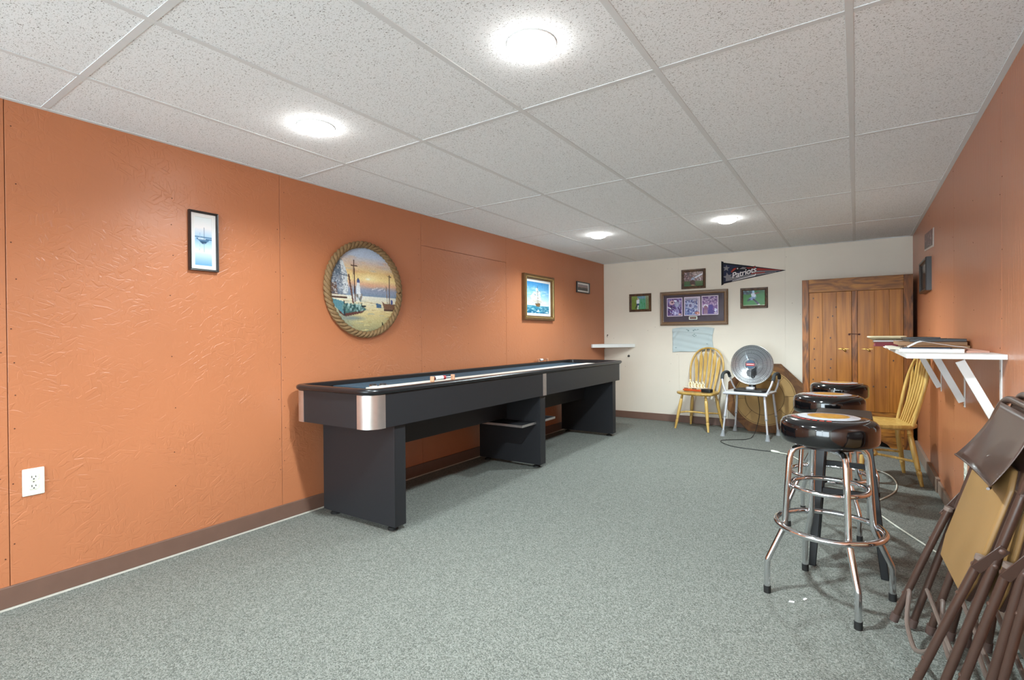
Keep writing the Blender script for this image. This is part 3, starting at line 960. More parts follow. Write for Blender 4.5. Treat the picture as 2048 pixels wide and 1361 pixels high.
framed('framed_picture', 'tall ship painting in a wide bronze frame above the far end of the table', 'picture', (XL, 4.857, 1.552), PI / 2, 0.640, 0.500, 0.050, 0.042, M['bronze'], cv, 0.028, M['paper'], glass=False, lip=plain('gilt_line', (216, 186, 120), rough=0.25, metal=0.6))

# -- small picture near the corner (left wall)
cv = Canvas(40, 20, (120, 116, 118)); cv.vgrad([(0, (150, 150, 160)), (.4, (160, 140, 140)), (.6, (90, 86, 86)), (1, (84, 86, 88))]); cv.speck(16)
framed('framed_picture', 'small dark-framed wide picture near the back corner of the orange wall', 'picture', (XL, 5.982, 1.752), PI / 2, 0.362, 0.142, 0.013, 0.022, M['black_frame'], cv, 0.020, M['paper'], glass=False)

# -- football photographs on the back wall
def photo_frame(label, x, z, w, h, cv, tilt=0.0):
    return framed('framed_photo', label, 'picture', (x, YB, z), 0, w, h, 0.032, 0.022, M['walnut'], cv, 0, None, tilt, 'framed photographs on the back wall')
cv = Canvas(48, 38); cv.vgrad([(0, (150, 176, 140)), (.25, (110, 150, 96)), (1, (96, 148, 60))])
cv.rect(0, .34, 0, 1, (128, 138, 52), .7); cv.rect(.36, .78, 0, .25, (96, 130, 176), .7); cv.rect(.38, .80, .2, 1, (54, 150, 96), .7)
for k in range(9):
    cv.line(.44 + .05 * k, .05, .43 + .05 * k, .95, .010, (150, 196, 214), .55)
cv.ell(.37, .22, .05, .06, (206, 170, 160)); cv.poly([(.28, .28), (.46, .26), (.46, .55), (.30, .58)], (232, 236, 244)); cv.poly([(.28, .55), (.44, .55), (.42, .75), (.28, .75)], (52, 66, 110)); cv.line(.38, .72, .36, .98, .03, (230, 230, 238)); cv.line(.30, .70, .24, .9, .03, (50, 50, 70)); cv.rect(.82, 1, 0, 1, (150, 130, 110), .5); cv.speck(8)
photo_frame('walnut-framed photo of a white-shirted player on green, left of the big triple frame', -2.412, 1.568, 0.302, 0.242, cv)
cv = Canvas(48, 38); cv.vgrad([(0, (110, 90, 84)), (.62, (120, 104, 104)), (.66, (76, 100, 58)), (1, (60, 92, 48))])
cv.blobs(260, [(184, 150, 150), (220, 200, 206), (96, 60, 60), (140, 90, 90), (70, 60, 70)], .012, .035, 0, 1, 0, .62, .8)
cv.poly([(.52, .40), (.9, .16), (.98, .22), (.62, .46)], (214, 224, 240), .85); cv.ell(.47, .56, .10, .16, (160, 180, 214), .8); cv.ell(.45, .72, .14, .16, (74, 44, 36)); cv.poly([(.28, .92), (.36, .70), (.56, .70), (.62, .92)], (70, 42, 34)); cv.ell(.46, .92, .1, .04, (170, 140, 110)); cv.ell(.2, .92, .2, .05, (70, 116, 90), .7)
photo_frame('walnut-framed stadium crowd photo hanging above the big triple frame', -1.712, 1.840, 0.298, 0.246, cv, tilt=0.0)
cv = Canvas(48, 38); cv.vgrad([(0, (40, 96, 52)), (.3, (44, 128, 56)), (1, (40, 128, 44))])
cv.blobs(30, [(40, 60, 90), (30, 44, 60), (90, 130, 150)], .02, .05, 0, .45, 0, .25, .8)
cv.ell(.47, .10, .06, .08, (150, 190, 220)); cv.poly([(.36, .20), (.56, .16), (.60, .42), (.40, .46)], (206, 216, 232)); cv.line(.55, .22, .72, .16, .035, (110, 66, 56)); cv.poly([(.26, .50), (.44, .40), (.60, .46), (.50, .62), (.30, .64)], (120, 150, 190)); cv.line(.48, .58, .70, .88, .045, (28, 34, 60)); cv.line(.30, .58, .22, .66, .05, (30, 36, 64)); cv.ell(.72, .92, .05, .03, (235, 235, 240)); cv.rect(0, 1, .93, 1, (206, 190, 170), .6); cv.speck(7)
photo_frame('walnut-framed photo of a running player on green, beside the wooden wardrobe', -1.010, 1.563, 0.300, 0.245, cv)

big = framed('triple_photo_frame', 'large wide walnut frame holding three purple team photographs', 'picture', (-1.7175, YB, 1.472), 0, 0.836, 0.436, 0.046, 0.034, plain('brown_frame', (104, 76, 48), rough=0.35, noise=0.15, nscale=30), None, glass=True, lip=plain('amber_line', (140, 100, 56), rough=0.3))
MB().box(-0.374, 0.374, -0.010, -0.006, -0.174, 0.174).build('mat_board', plain('plum_mat', (70, 58, 72), rough=0.7, noise=0.06), big, smooth=False)
for k, px in enumerate((-0.232, -0.012, 0.205)):
    cv = Canvas(34, 42, (112, 88, 150))
    if k == 0:
        cv.blobs(120, [(84, 52, 110), (60, 44, 90), (150, 140, 200), (196, 190, 226), (110, 70, 120)], .03, .08, al=.75)
        cv.ell(.30, .24, .17, .13, (214, 176, 186)); cv.ell(.34, .22, .08, .05, (90, 60, 80)); cv.poly([(.44, .08), (.66, .10), (.62, .22), (.46, .18)], (230, 230, 244)); cv.ell(.66, .34, .17, .16, (176, 180, 206), .8); cv.line(.06, .52, .24, .58, .03, (240, 240, 250)); cv.ell(.52, .86, .20, .10, (220, 218, 250), .8); cv.blobs(40, [(80, 60, 140), (230, 230, 250)], .015, .03, .2, .7, .55, .95)
        cv.rect(.78, .95, .90, .96, (240, 200, 196))
    elif k == 1:
        cv.vgrad([(0, (196, 190, 204)), (.12, (150, 140, 170)), (1, (110, 130, 180))])
        cv.blobs(170, [(58, 64, 120), (180, 190, 226), (90, 100, 170), (220, 224, 240)], .02, .05, .05, .85, .15, .95, .8)
        cv.ell(.42, .50, .24, .14, (196, 196, 220), .8); cv.ell(.38, .46, .09, .10, (120, 110, 150)); cv.rect(.86, 1, 0, 1, (206, 190, 206), .8); cv.ell(.85, .90, .16, .08, (180, 110, 104)); cv.ell(.88, .91, .07, .03, (255, 220, 200))
    else:
        cv.vgrad([(0, (90, 70, 120)), (.3, (166, 130, 176)), (.5, (150, 112, 168)), (1, (96, 72, 140))])
        cv.blobs(200, [(200, 168, 206), (84, 60, 120), (220, 200, 226), (120, 84, 140)], .015, .035, 0, 1, .05, .55, .8)
        cv.ell(.22, .56, .17, .12, (240, 236, 246)); cv.ell(.22, .62, .12, .12, (150, 104, 130)); cv.poly([(.08, .74), (.34, .74), (.36, 1), (.06, 1)], (150, 116, 140)); cv.ell(.56, .62, .15, .16, (92, 78, 156)); cv.ell(.56, .86, .20, .14, (84, 70, 140)); cv.poly([(.82, .66), (.98, .74), (.90, .9), (.78, .82)], (214, 214, 236)); cv.rect(.78, .96, .91, .97, (236, 226, 236))
    me = print_mesh(cv, 0.182, 0.222, y=-0.0135, thick=0.001)
    me.materials.append(M['print'])
    ph = link_mesh('photo_print', me, big)
    ph.location = (px, 0, 0.018 + 0.004 * k)
    b2 = frame_ring(0.200, 0.240, [(0, -0.010), (0, -0.0125), (0.010, -0.0138), (0.010, -0.011)]).build('pale_border', plain('lilac_card', (222, 206, 222), rough=0.7), ph, smooth=False)
plq = MB().prism(rrect(-0.052, 0.052, -0.022, 0.022, 0.010, 4), 0.010, 0.014, S_).build('plaque', M['ivory'], big)
plq.location = (0.0, 0, -0.128)
p2 = MB().prism(rrect(-0.040, 0.040, -0.013, 0.013, 0.004, 3), 0.014, 0.0155, S_).build('plaque_face', plain('black_plaque', (30, 26, 26), rough=0.3), plq)
ps = plain('orange_script', (214, 120, 84), rough=0.5)
MB().tube(smooth_path([(-0.032 + 0.0046 * k, -0.0160, 0.005 * (-1) ** k * (1.0 if k % 3 else 0.5)) for k in range(15)], 4), 0.0011, 5).build('plaque_script', ps, plq)

# -- felt pennant
PN = thing('felt_pennant', 'dark blue felt team pennant with stars and red streaks pinned near the ceiling', 'pennant', (-1.371, YB - 0.002, 1.886), 0)
M['navy_felt'] = plain('navy_felt', (40, 46, 68), rough=0.95, noise=0.12, nscale=90)
M['edge_felt'] = plain('black_felt', (26, 26, 32), rough=0.95, noise=0.1)
M['grey_felt'] = plain('grey_felt_print', (128, 126, 130), rough=0.9, noise=0.1, nscale=60)
M['red_felt'] = plain('red_felt_print', (150, 56, 50), rough=0.9, noise=0.12, nscale=60)
M['white_print'] = plain('white_felt_print', (224, 220, 222), rough=0.85)
L_, TIPZ = 0.700, -0.018
up = lambda x: 0.134 + (TIPZ - 0.134) * x / L_
dn = lambda x: -0.134 + (TIPZ + 0.134) * x / L_
def sheet(poly, y0, y1):
    return MB().prism(poly, -y0, -y1, S_)
sheet([(0.0, dn(0)), (L_, TIPZ), (0.0, up(0))], -0.001, -0.003).build('felt_edge', M['edge_felt'], PN, smooth=False)
def band(x0, x1, f0, f1, mat, name, y=-0.0042):
    """a strip between fractions f of the pennant height"""
    z = lambda x, f: dn(x) + (up(x) - dn(x)) * f
    sheet([(x0, z(x0, f0)), (x1, z(x1, f0)), (x1, z(x1, f1)), (x0, z(x0, f1))], -0.0028, y).build(name, mat, PN, smooth=False)
band(0.016, 0.640, .06, .93, M['navy_felt'], 'felt_field', -0.0040)
band(0.05, 0.600, .10, .30, M['grey_felt'], 'grey_streak', -0.0046)
band(0.26, 0.640, .42, .58, M['grey_felt'], 'grey_streak', -0.0046)
band(0.28, 0.655, .62, .88, M['red_felt'], 'red_streak', -0.0046)
band(0.33, 0.480, .30, .42, M['red_felt'], 'red_streak', -0.0046)
sheet([(-0.006, -0.150), (0.020, -0.138), (0.020, 0.140), (-0.006, 0.150)], -0.001, -0.0055).build('header_strip', M['edge_felt'], PN, smooth=False)
def star(cx, cz, r, rot):
    return [(cx + (r if k % 2 == 0 else r * .42) * math.sin(rot + PI * k / 5), cz + (r if k % 2 == 0 else r * .42) * math.cos(rot + PI * k / 5)) for k in range(10)]
sheet(star(0.052, 0.058, 0.042, 0.1), -0.004, -0.0052).build('star', M['grey_felt'], PN, smooth=False)
sheet(star(0.068, -0.050, 0.058, -0.2), -0.004, -0.0052).build('star', M['grey_felt'], PN, smooth=False)
# crest: swept red and silver lick above a dark head shape
sheet([(0.10, 0.010), (0.13, 0.050), (0.18, 0.066), (0.25, 0.062), (0.33, 0.050), (0.38, 0.062), (0.37, 0.030), (0.30, 0.010), (0.20, 0.016), (0.13, -0.010)], -0.004, -0.0054).build('crest', M['edge_felt'], PN, smooth=False)
sheet([(0.105, 0.016), (0.135, 0.048), (0.165, 0.056), (0.160, 0.036), (0.128, 0.012), (0.112, -0.004)], -0.005, -0.0060).build('crest_red', M['red_felt'], PN, smooth=False)
sheet([(0.27, 0.050), (0.34, 0.044), (0.385, 0.056), (0.375, 0.036), (0.30, 0.030)], -0.005, -0.0060).build('crest_red', M['red_felt'], PN, smooth=False)
sheet([(0.20, 0.036), (0.24, 0.058), (0.28, 0.046), (0.26, 0.030)], -0.005, -0.0060).build('crest_silver', M['grey_felt'], PN, smooth=False)
sheet(star(0.180, 0.044, 0.012, 0), -0.005, -0.0062).build('star', M['white_print'], PN, smooth=False)
for b_, mt, y in ((0.0055, M['edge_felt'], -0.0068), (0.0012, M['white_print'], -0.0080)):
    tm = text_mesh('Patriots', 0.098, shear=0.28, bold=b_, spacing=0.92)
    tm.materials.append(mt)
    lt = link_mesh('lettering' if mt is M['white_print'] else 'lettering_outline', tm, PN)
    lt.rotation_euler = (PI / 2, -math.radians(13), 0)
    lt.location = (0.248, y, -0.014)
sheet([(0.115, -0.108), (0.125, -0.100), (0.37, -0.048), (0.378, -0.030), (0.385, -0.046), (0.372, -0.060), (0.30, -0.072)], -0.005, -0.0075).build('underline', M['white_print'], PN, smooth=False)

# -- pale T-shirt pinned flat to the wall
def shirt():
    nx, ny = 56, 40
    w, h = 0.520, 0.320
    cv = Canvas(nx, ny, (186, 198, 200))
    for x, y in ((.36, .10), (.39, .14), (.52, .14), (.56, .11), (.60, .13), (.63, .10), (.50, .34), (.54, .38), (.58, .34), (.54, .30), (.08, .82), (.87, .72)):
        cv.ell(x, y, .016, .022, (92, 112, 116), .75)
    V, C = [], []
    for j in range(ny):
        for i in range(nx):
            u, v = i / (nx - 1), j / (ny - 1)
            x = (u - .5) * w
            z = (.5 - v) * h
            # sagging top corners, pinched right side, slightly slanted hem
            x += (-0.012 + 0.02 * abs(u - .5)) * (2 * u - 1) * math.sin(PI * v) * 1.4
            if u > .5:
                x -= 0.020 * (2 * u - 1) * math.sin(PI * min(1, v * 1.0))
            z -= 0.018 * (1 - v) * abs(2 * u - 1) ** 5 + 0.010 * u * (1 - v) * 0 + v * (-0.028 * u + 0.004)
            z += 0.003 * math.sin(9 * u) * v
            d = 0.006 + 0.004 * abs(math.sin(7 * u + 3 * v)) + 0.004 * math.sin(13 * v - 5 * u) ** 2 + 0.006 * math.exp(-((u - .93 + .05 * v) / .03) ** 2) + 0.009 * math.exp(-((v - .1 - .2 * u) / .04) ** 2) + 0.008 * math.exp(-((u + v * .5 - .22) / .03) ** 2)
            V.append((x, -d, z))
    me = bpy.data.meshes.new('shirt_cloth')
    F = [(j * nx + i, (j + 1) * nx + i, (j + 1) * nx + i + 1, j * nx + i + 1) for j in range(ny - 1) for i in range(nx - 1)]
    me.from_pydata(V, [], F)
    cl = np.ones((nx * ny, 4)); cl[:, :3] = lin(np.clip(cv.a.reshape(-1, 3), 0, 255))
    at = me.color_attributes.new('Col', 'FLOAT_COLOR', 'POINT'); at.data.foreach_set('color', cl.astype(np.float32).ravel())
    me.polygons.foreach_set('use_smooth', [True] * len(me.polygons))
    me.materials.append(print_material('cotton_jersey', rough=0.9))
    o = link_mesh('t_shirt', me)
    md = o.modifiers.new('thickness', 'SOLIDIFY'); md.thickness = 0.003; md.offset = -1
    o.location = (-1.722, YB, 1.068)
    tag(o, 'pale blue-grey T-shirt pinned flat to the wall under the triple frame', 'shirt')
shirt()

# -- little hook and knob near the corner shelf
hk = thing('wall_hook', 'tiny dark hook on the cream wall above the white corner shelf', 'hook', (-2.888, YB, 1.135), 0)
MB().lathe([(0.008, 0.0), (0.009, 0.003), (0.001, 0.004)], 12, S_).build('plate', M['nail'], hk)
MB().tube(smooth_path([(0, -0.003, 0.006), (0, -0.016, 0.004), (0, -0.020, -0.018), (0, -0.010, -0.028)], 4), 0.003, 7).build('hook_wire', M['black_frame'], hk)
kb = thing('coat_peg', 'small black peg on the cream wall right below the corner shelf', 'peg', (-2.577, YB, 0.846), 0)
MB().lathe([(0.012, 0.0), (0.014, 0.002), (0.007, 0.006), (0.006, 0.014), (0.012, 0.020), (0.012, 0.026), (0.001, 0.029)], 14, S_).build('peg_body', M['black_plastic'], kb)
MB().box(-0.002, 0.002, -0.014, -0.006, 0.0, 0.022).build('stem', M['black_plastic'], kb, smooth=False)

# -- white triangular corner shelf
cs = thing('corner_shelf', 'white triangular shelf in the back left corner above the table', 'shelf', (XL, YB, 0.965), 0)
MB().prism([(0.001, -0.001), (0.001, -0.435), (0.03, -0.452), (0.44, -0.028), (0.452, -0.001)], 0.002, 0.048).build('board', M['white'], cs, bevel=0.003)
MB().box(0.0, 0.018, -0.36, -0.02, -0.022, 0.002).build('cleat', M['orange_osb'], cs, smooth=False)
MB().box(0.018, 0.36, -0.019, -0.001, -0.022, 0.002).build('cleat', M['cream_wall'], cs, smooth=False)

# -- torn poster and dark plaque on the right wall
cv = Canvas(40, 16, (96, 66, 66)); cv.vgrad([(0, (112, 78, 78)), (.5, (96, 60, 62)), (1, (66, 50, 52))]); cv.blobs(40, [(150, 110, 112), (70, 46, 50), (190, 160, 160)], .02, .05, .05, .8, .1, .8, .6); cv.rect(.90, 1, 0, 1, (206, 196, 190)); cv.rect(0, .9, .93, 1, (216, 206, 200)); cv.speck(10)
me = print_mesh(cv, 0.60, 0.140, y=-0.004, thick=0.003)
me.materials.append(M['print'])
po = link_mesh('paper_poster', me)
po.location = (XR, 5.235, 1.868); po.rotation_euler = (0, 0.07, -PI / 2)
tag(po, 'wide maroon paper poster with pale edge on the right wall above the dark plaque', 'poster')
cv = Canvas(30, 40, (74, 72, 78)); cv.vgrad([(0, (120, 118, 116)), (.4, (92, 92, 96)), (.75, (66, 62, 70)), (1, (80, 72, 76))]); cv.blobs(40, [(150, 150, 154), (50, 46, 54), (190, 190, 194)], .02, .06, .1, .9, .6, 1, .6)
dp = framed('framed_picture', 'thick dark-framed picture on the right wall under the maroon poster', 'picture', (XR, 5.345, 1.592), -PI / 2, 0.50, 0.262, 0.03, 0.038, M['black_frame'], cv)

# ================================================================== WOODEN WARDROBE
WX0, WX1, WY, WH = -0.473, 0.452, 6.18, 1.695
WD = thing('wardrobe', 'tall two-door knotty pine wardrobe standing against the back wall', 'wardrobe', (0, WY, 0), 0)
DP = YB - WY - 0.02
MB().box(WX0, WX0 + 0.02, 0.022, DP, 0.02, WH).build('side_panel', M['pine_dark'], WD, smooth=False)
MB().box(WX1 - 0.02, WX1, 0.022, DP, 0.02, WH).build('side_panel', M['pine_dark'], WD, smooth=False)
MB().box(WX0 + 0.02, WX1 - 0.02, DP - 0.012, DP, 0.02, WH).build('back_panel', M['pine_dark'], WD, smooth=False)
MB().box(WX0 + 0.02, WX1 - 0.02, 0.022, DP - 0.012, WH - 0.02, WH).build('top_panel', M['pine_dark'], WD, smooth=False)
MB().box(WX0 + 0.02, WX1 - 0.02, 0.022, DP - 0.012, 0.10, 0.12).build('bottom_panel', M['pine_dark'], WD, smooth=False)
LX, RX, TZ = WX0 + 0.062, WX1 - 0.072, 1.560
MB().box(WX0, LX, 0.0, 0.022, 0.0, WH).build('stile', M['pine_dark'], WD, smooth=False, bevel=0.002)
MB().box(RX, WX1, 0.0, 0.022, 0.0, WH).build('stile', M['pine_dark'], WD, smooth=False, bevel=0.002)
MB().box(LX, RX, 0.001, 0.022, TZ, WH).build('top_rail', M['pine_rail'], WD, smooth=False, bevel=0.002)
MB().box(-0.036, 0.010, 0.002, 0.022, 0.345, TZ).build('centre_stile', M['pine_dark'], WD, smooth=False, bevel=0.002)
MB().box(LX, RX, 0.001, 0.022, 0.20, 0.345).build('bottom_rail', M['pine_rail'], WD, smooth=False, bevel=0.002)
MB().box(LX, RX, 0.001, 0.022, 0.135, 0.197).build('bottom_rail', M['pine_rail'], WD, smooth=False, bevel=0.002)
# shaped plinth: bracket feet with a curved cut-out
pl = [(LX, 0.135), (LX, 0.0), (LX + 0.10, 0.0), (LX + 0.13, 0.035), (LX + 0.20, 0.075), (0.0, 0.085), (RX - 0.20, 0.075), (RX - 0.13, 0.035), (RX - 0.10, 0.0), (RX, 0.0), (RX, 0.135)]
MB().prism(pl, -0.001, -0.022, S_).build('plinth', M['pine_rail'], WD, smooth=False)
def wardrobe_door(x0, x1, seams, hx, label):
    d = MB().box(x0 + 0.002, x1 - 0.002, 0.010, 0.024, 0.347, TZ - 0.002).build('door', M['pine_dark'], WD, smooth=False)
    xs_ = [x0 + 0.003] + seams + [x1 - 0.003]
    for a, b_ in zip(xs_[:-1], xs_[1:]):
        MB().box(a + 0.0006, b_ - 0.0006, 0.003, 0.0105, 0.348, TZ - 0.003).build('plank', M['pine'], d, smooth=False, bevel=0.0012, seg=1)
    # brass turn latch on a back plate
    MB().prism([(hx - 0.055, 0.972), (hx - 0.03, 0.979), (hx + 0.035, 0.977), (hx + 0.052, 0.974), (hx + 0.035, 0.969), (hx - 0.03, 0.967)], -0.003, 0.002, S_).build('latch_plate', M['brass'], d, bevel=0.001)
    MB().tube(smooth_path([(hx - 0.012, -0.003, 0.975), (hx - 0.010, -0.020, 0.974), (hx + 0.010, -0.022, 0.960), (hx + 0.014, -0.018, 0.946)], 4), [0.007] * 6 + [0.008] * 7, 8).build('latch_lever', M['brass'], d)
    return d
wardrobe_door(LX, -0.036, [-0.29, -0.165], -0.105, '')
wardrobe_door(0.010, RX, [0.150, 0.270], 0.095, '')
MB().tube(smooth_path([(-0.060, -0.002, 1.122), (-0.050, -0.012, 1.128), (-0.012, -0.012, 1.124), (0.020, -0.010, 1.122), (0.026, -0.002, 1.116)], 4), 0.0032, 7).build('door_hook', M['nail'], WD)
MB().lathe([(0.010, 0.0), (0.011, 0.004), (0.001, 0.005)], 12, Matrix.Translation((-0.058, 0.002, 1.120)) @ S_).build('hook_plate', M['nail'], WD)
MB().lathe([(0.009, 0.0), (0.010, 0.004), (0.001, 0.005)], 12, Matrix.Translation((0.026, 0.002, 1.120)) @ S_).build('hook_plate', M['nail'], WD)
# knots in the boards
kn = MB()
for x, z in ((-0.37, 1.50), (-0.33, 1.30), (-0.20, 1.31), (-0.17, 1.40), (-0.36, 1.08), (-0.22, 1.085), (-0.365, 0.97), (-0.36, 0.86), (-0.215, 0.865), (-0.36, 0.77), (-0.22, 0.775), (-0.375, 0.65), (-0.235, 0.655), (0.14, 0.60), (0.24, 0.60), (0.30, 0.86)):
    kn.prism([(x + 0.006 * math.cos(2 * PI * k / 9), z + 0.009 * math.sin(2 * PI * k / 9)) for k in range(9)], -0.0005, -0.0026, S_)
ko = kn.build('wood_knots', plain('knot', (58, 32, 16), rough=0.5, noise=0.2), WD, smooth=False)
ko['kind'] = 'stuff'

# ================================================================== BOW-BACK CHAIRS (front faces -Y, origin on the floor)
def windsor(label, loc, rz):
    t = thing('bow_back_chair', label, 'chair', loc, rz, 'bow-back oak chairs')
    SZ = 0.445
    def outline(k, dz):
        pts = []
        for i in range(36):
            a = 2 * PI * i / 36
            c, s = math.cos(a), math.sin(a)
            e = 0.62
            x = math.copysign(abs(c) ** e, c) * 0.225 * k
            y = math.copysign(abs(s) ** e, s) * 0.205 * k
            x *= 1.0 - 0.10 * (y / 0.205)
            pts.append((x, y, dz))
        return pts
    MB().loft([outline(0.90, SZ - 0.036), outline(0.985, SZ - 0.026), outline(1.0, SZ - 0.012), outline(0.985, SZ - 0.002), outline(0.90, SZ), outline(0.55, SZ - 0.006), outline(0.2, SZ - 0.008)]).build('seat', M['oak'], t, angle=50)
    for sx in (-1, 1):
        for sy in (-1, 1):
            top = Vector((sx * 0.145, sy * 0.130, SZ - 0.030))
            bot = Vector((sx * 0.205, sy * 0.195 + 0.0, 0.0))
            prof = [(0, .011), (.06, .014), (.10, .017), (.105, .012), (.12, .018), (.135, .012), (.15, .018), (.30, .0195), (.55, .019), (.66, .017), (.70, .0165), (.705, .012), (.72, .018), (.735, .012), (.75, .018), (.78, .0175), (.90, .0135), (1.0, .0115)]
            MB().tube([top.lerp(bot, f) for f, r in prof], [r for f, r in prof], 12).build('leg', M['oak'], t, angle=60)
    f = 0.52
    P = lambda sx, sy, q=0.54: Vector((sx * (0.145 + 0.06 * q), sy * (0.130 + 0.065 * q), (SZ - 0.03) * (1 - q)))
    # curved front stretcher tied back to the rear legs
    a, b_ = P(-1, -1), P(1, -1)
    MB().tube(smooth_path([a, (-0.12, -0.075, 0.196), (0, -0.045, 0.197), (0.12, -0.075, 0.196), b_], 5), 0.0105, 10).build('front_stretcher', M['oak'], t)
    for sx in (-1, 1):
        MB().tube(smooth_path([P(sx, 1, .58), (sx * 0.135, 0.05, 0.188), (sx * 0.085, -0.055, 0.195)], 5), 0.0095, 10).build('side_stretcher', M['oak'], t)
    # bent bow
    lean = 0.22
    def at(x, z):
        return (x, 0.150 + (z - SZ) * lean, z)
    pts = [at(-0.178, SZ - 0.01), at(-0.190, 0.53), at(-0.202, 0.63), at(-0.208, 0.71), at(-0.200, 0.79), at(-0.172, 0.868), at(-0.125, 0.925), at(-0.065, 0.955), at(0, 0.964)]
    pts = pts + [(-p[0], p[1], p[2]) for p in reversed(pts[:-1])]
    MB().tube(smooth_path(pts, 4), 0.0135, 10, flat=0.0115, up=(0, 1, 0)).build('bow', M['oak'], t, angle=60)
    # arrow-shaped slats
    for k in range(6):
        u = (k - 2.5) / 2.5
        x0, x1 = u * 0.112, u * 0.150
        zt = 0.964 - 0.19 * (abs(x1) / 0.2) ** 2.4 - 0.010
        loops = []
        for q, w in ((0, .009), (.1, .010), (.35, .014), (.62, .0185), (.80, .0205), (.87, .019), (.93, .010), (.96, .006), (1.0, .006)):
            z = SZ - 0.01 + (zt - SZ + 0.01) * q
            x = x0 + (x1 - x0) * q
            y = 0.150 + (z - SZ) * lean + (0.016 * math.sin(PI * q))
            th = 0.005 if q < .9 else 0.004
            loops.append([(x - w, y - th, z), (x + w, y - th, z), (x + w, y + th, z), (x - w, y + th, z)])
        MB().loft(loops).build('back_slat', M['oak'], t, angle=60)
    return t
chA = windsor('bow-back oak chair by the back wall with odds and ends on its seat', (-1.575, 6.345, 0), -0.21)
chB = copy_thing(chA, 'bow-back oak chair turned sideways under the white wall shelf', (0.165, 4.915, 0), -PI / 2 + 0.20)

# things lying on the chair seat
tool = thing('hand_tool', 'orange-handled hand tool with a black head lying on the oak chair', 'tool', (-1.60, 6.255, 0.449), -0.16)
MB().tube(smooth_path([(-0.145, 0, 0.016), (-0.10, 0, 0.017), (0.02, 0.005, 0.014), (0.12, 0.01, 0.013)], 4), [0.009] * 2 + [0.016] * 4 + [0.013] * 4 + [0.010] * 3, 10).build('handle', plain('orange_red_handle', (186, 78, 38), rough=0.25, coat=0.4, noise=0.15), tool)
MB().prism(rrect(0.085, 0.205, -0.035, 0.045, 0.02, 4), 0.0, 0.040).build('head', M['black_plastic'], tool, bevel=0.006)
rack = thing('toy_rack', 'cream board of curly white shapes resting on the oak chair seat', 'toy', (-1.61, 6.375, 0.452), -0.16)
MB().box(-0.16, 0.14, -0.045, 0.035, 0.028, 0.036).build('board', plain('cream_board', (224, 206, 186), rough=0.6, noise=0.05), rack, bevel=0.002)
for x in (-0.13, -0.03, 0.08):
    MB().box(x - 0.012, x + 0.012, -0.035, 0.03, -0.003, 0.028).build('foot_block', M['pine_dark'], rack, smooth=False)
cream = plain('cream_resin', (232, 222, 190), rough=0.5, noise=0.06)
for k, x in enumerate((-0.075, -0.035, 0.005, 0.045, 0.085)):
    h_ = (0.085, 0.062, 0.07, 0.058, 0.066)[k]
    MB().tube(smooth_path([(x - 0.016, 0, 0.034), (x - 0.02, 0, 0.034 + h_ * .5), (x - 0.004, 0, 0.034 + h_ * .85), (x + 0.012, 0, 0.034 + h_ * .6), (x + 0.004, 0, 0.034 + h_ * .3), (x + 0.02, 0, 0.036)], 5), 0.007, 8).build('curl', cream, rack)
    MB().lathe([(0.001, -0.012), (0.009, -0.008), (0.012, 0.0), (0.009, 0.009), (0.001, 0.012)], 12, Matrix.Translation((x - 0.006, 0, 0.034 + h_))).build('knob', cream, rack)

# ================================================================== ALUMINIUM SHOWER CHAIR
SC = thing('shower_chair', 'aluminium shower chair with dark foam armrests holding the dish heater', 'chair', (-0.977, 6.167, 0), -0.13)
hw, hd = 0.185, 0.17
legmat, foam = M['grey_paint'], plain('charcoal_foam', (58, 62, 64), rough=0.85, noise=0.1, nscale=60)
MB().prism(rrect(-0.235, 0.235, -0.20, 0.18, 0.05, 6), 0.480, 0.500).build('seat', plain('grey_plastic_seat', (196, 194, 194), rough=0.4, noise=0.03), SC, bevel=0.006)
MB().tube(smooth_path([(-0.225, -0.195, 0.478), (-0.1, -0.208, 0.482), (0.1, -0.208, 0.482), (0.225, -0.195, 0.478)], 4), 0.014, 10).build('front_rail', M['grey_paint'], SC)
MB().tube([(-0.21, 0.165, 0.478), (0.21, 0.165, 0.478)], 0.013, 10).build('rear_rail', M['grey_paint'], SC)
for sx in (-1, 1):
    for sy in (-1, 1):
        top = Vector((sx * 0.190, sy * 0.165, 0.478))
        bot = Vector((sx * 0.232, sy * 0.205, 0.012))
        lg = MB().tube([top, top.lerp(bot, .55)], 0.0135, 12).build('leg', legmat, SC)
        MB().tube([top.lerp(bot, .50), bot], 0.0105, 12).build('leg_extension', legmat, lg)
        MB().tube([top.lerp(bot, .545), top.lerp(bot, .575)], 0.016, 12).build('collar', M['grey_rubber'], lg)
        d = (bot - top).normalized()
        MB().tube([bot - d * 0.055, bot - d * 0.03, bot + Vector((0, 0, -0.004)), bot + Vector((0, 0, -0.012))], [0.015, 0.017, 0.025, 0.027], 14).build('rubber_tip', M['grey_rubber'], lg)
    # arm loop: rises from the front post, runs back, drops to the rear post
    arm = smooth_path([(sx * 0.192, -0.170, 0.455), (sx * 0.236, -0.150, 0.545), (sx * 0.262, -0.125, 0.63), (sx * 0.266, -0.085, 0.685), (sx * 0.266, 0.0, 0.70), (sx * 0.266, 0.085, 0.690), (sx * 0.262, 0.125, 0.64), (sx * 0.236, 0.150, 0.55), (sx * 0.192, 0.165, 0.455)], 5)
    am = MB().tube(arm, 0.0105, 10).build('arm_tube', legmat, SC)
    MB().tube(arm[10:31], 0.018, 12).build('foam_grip', foam, am)

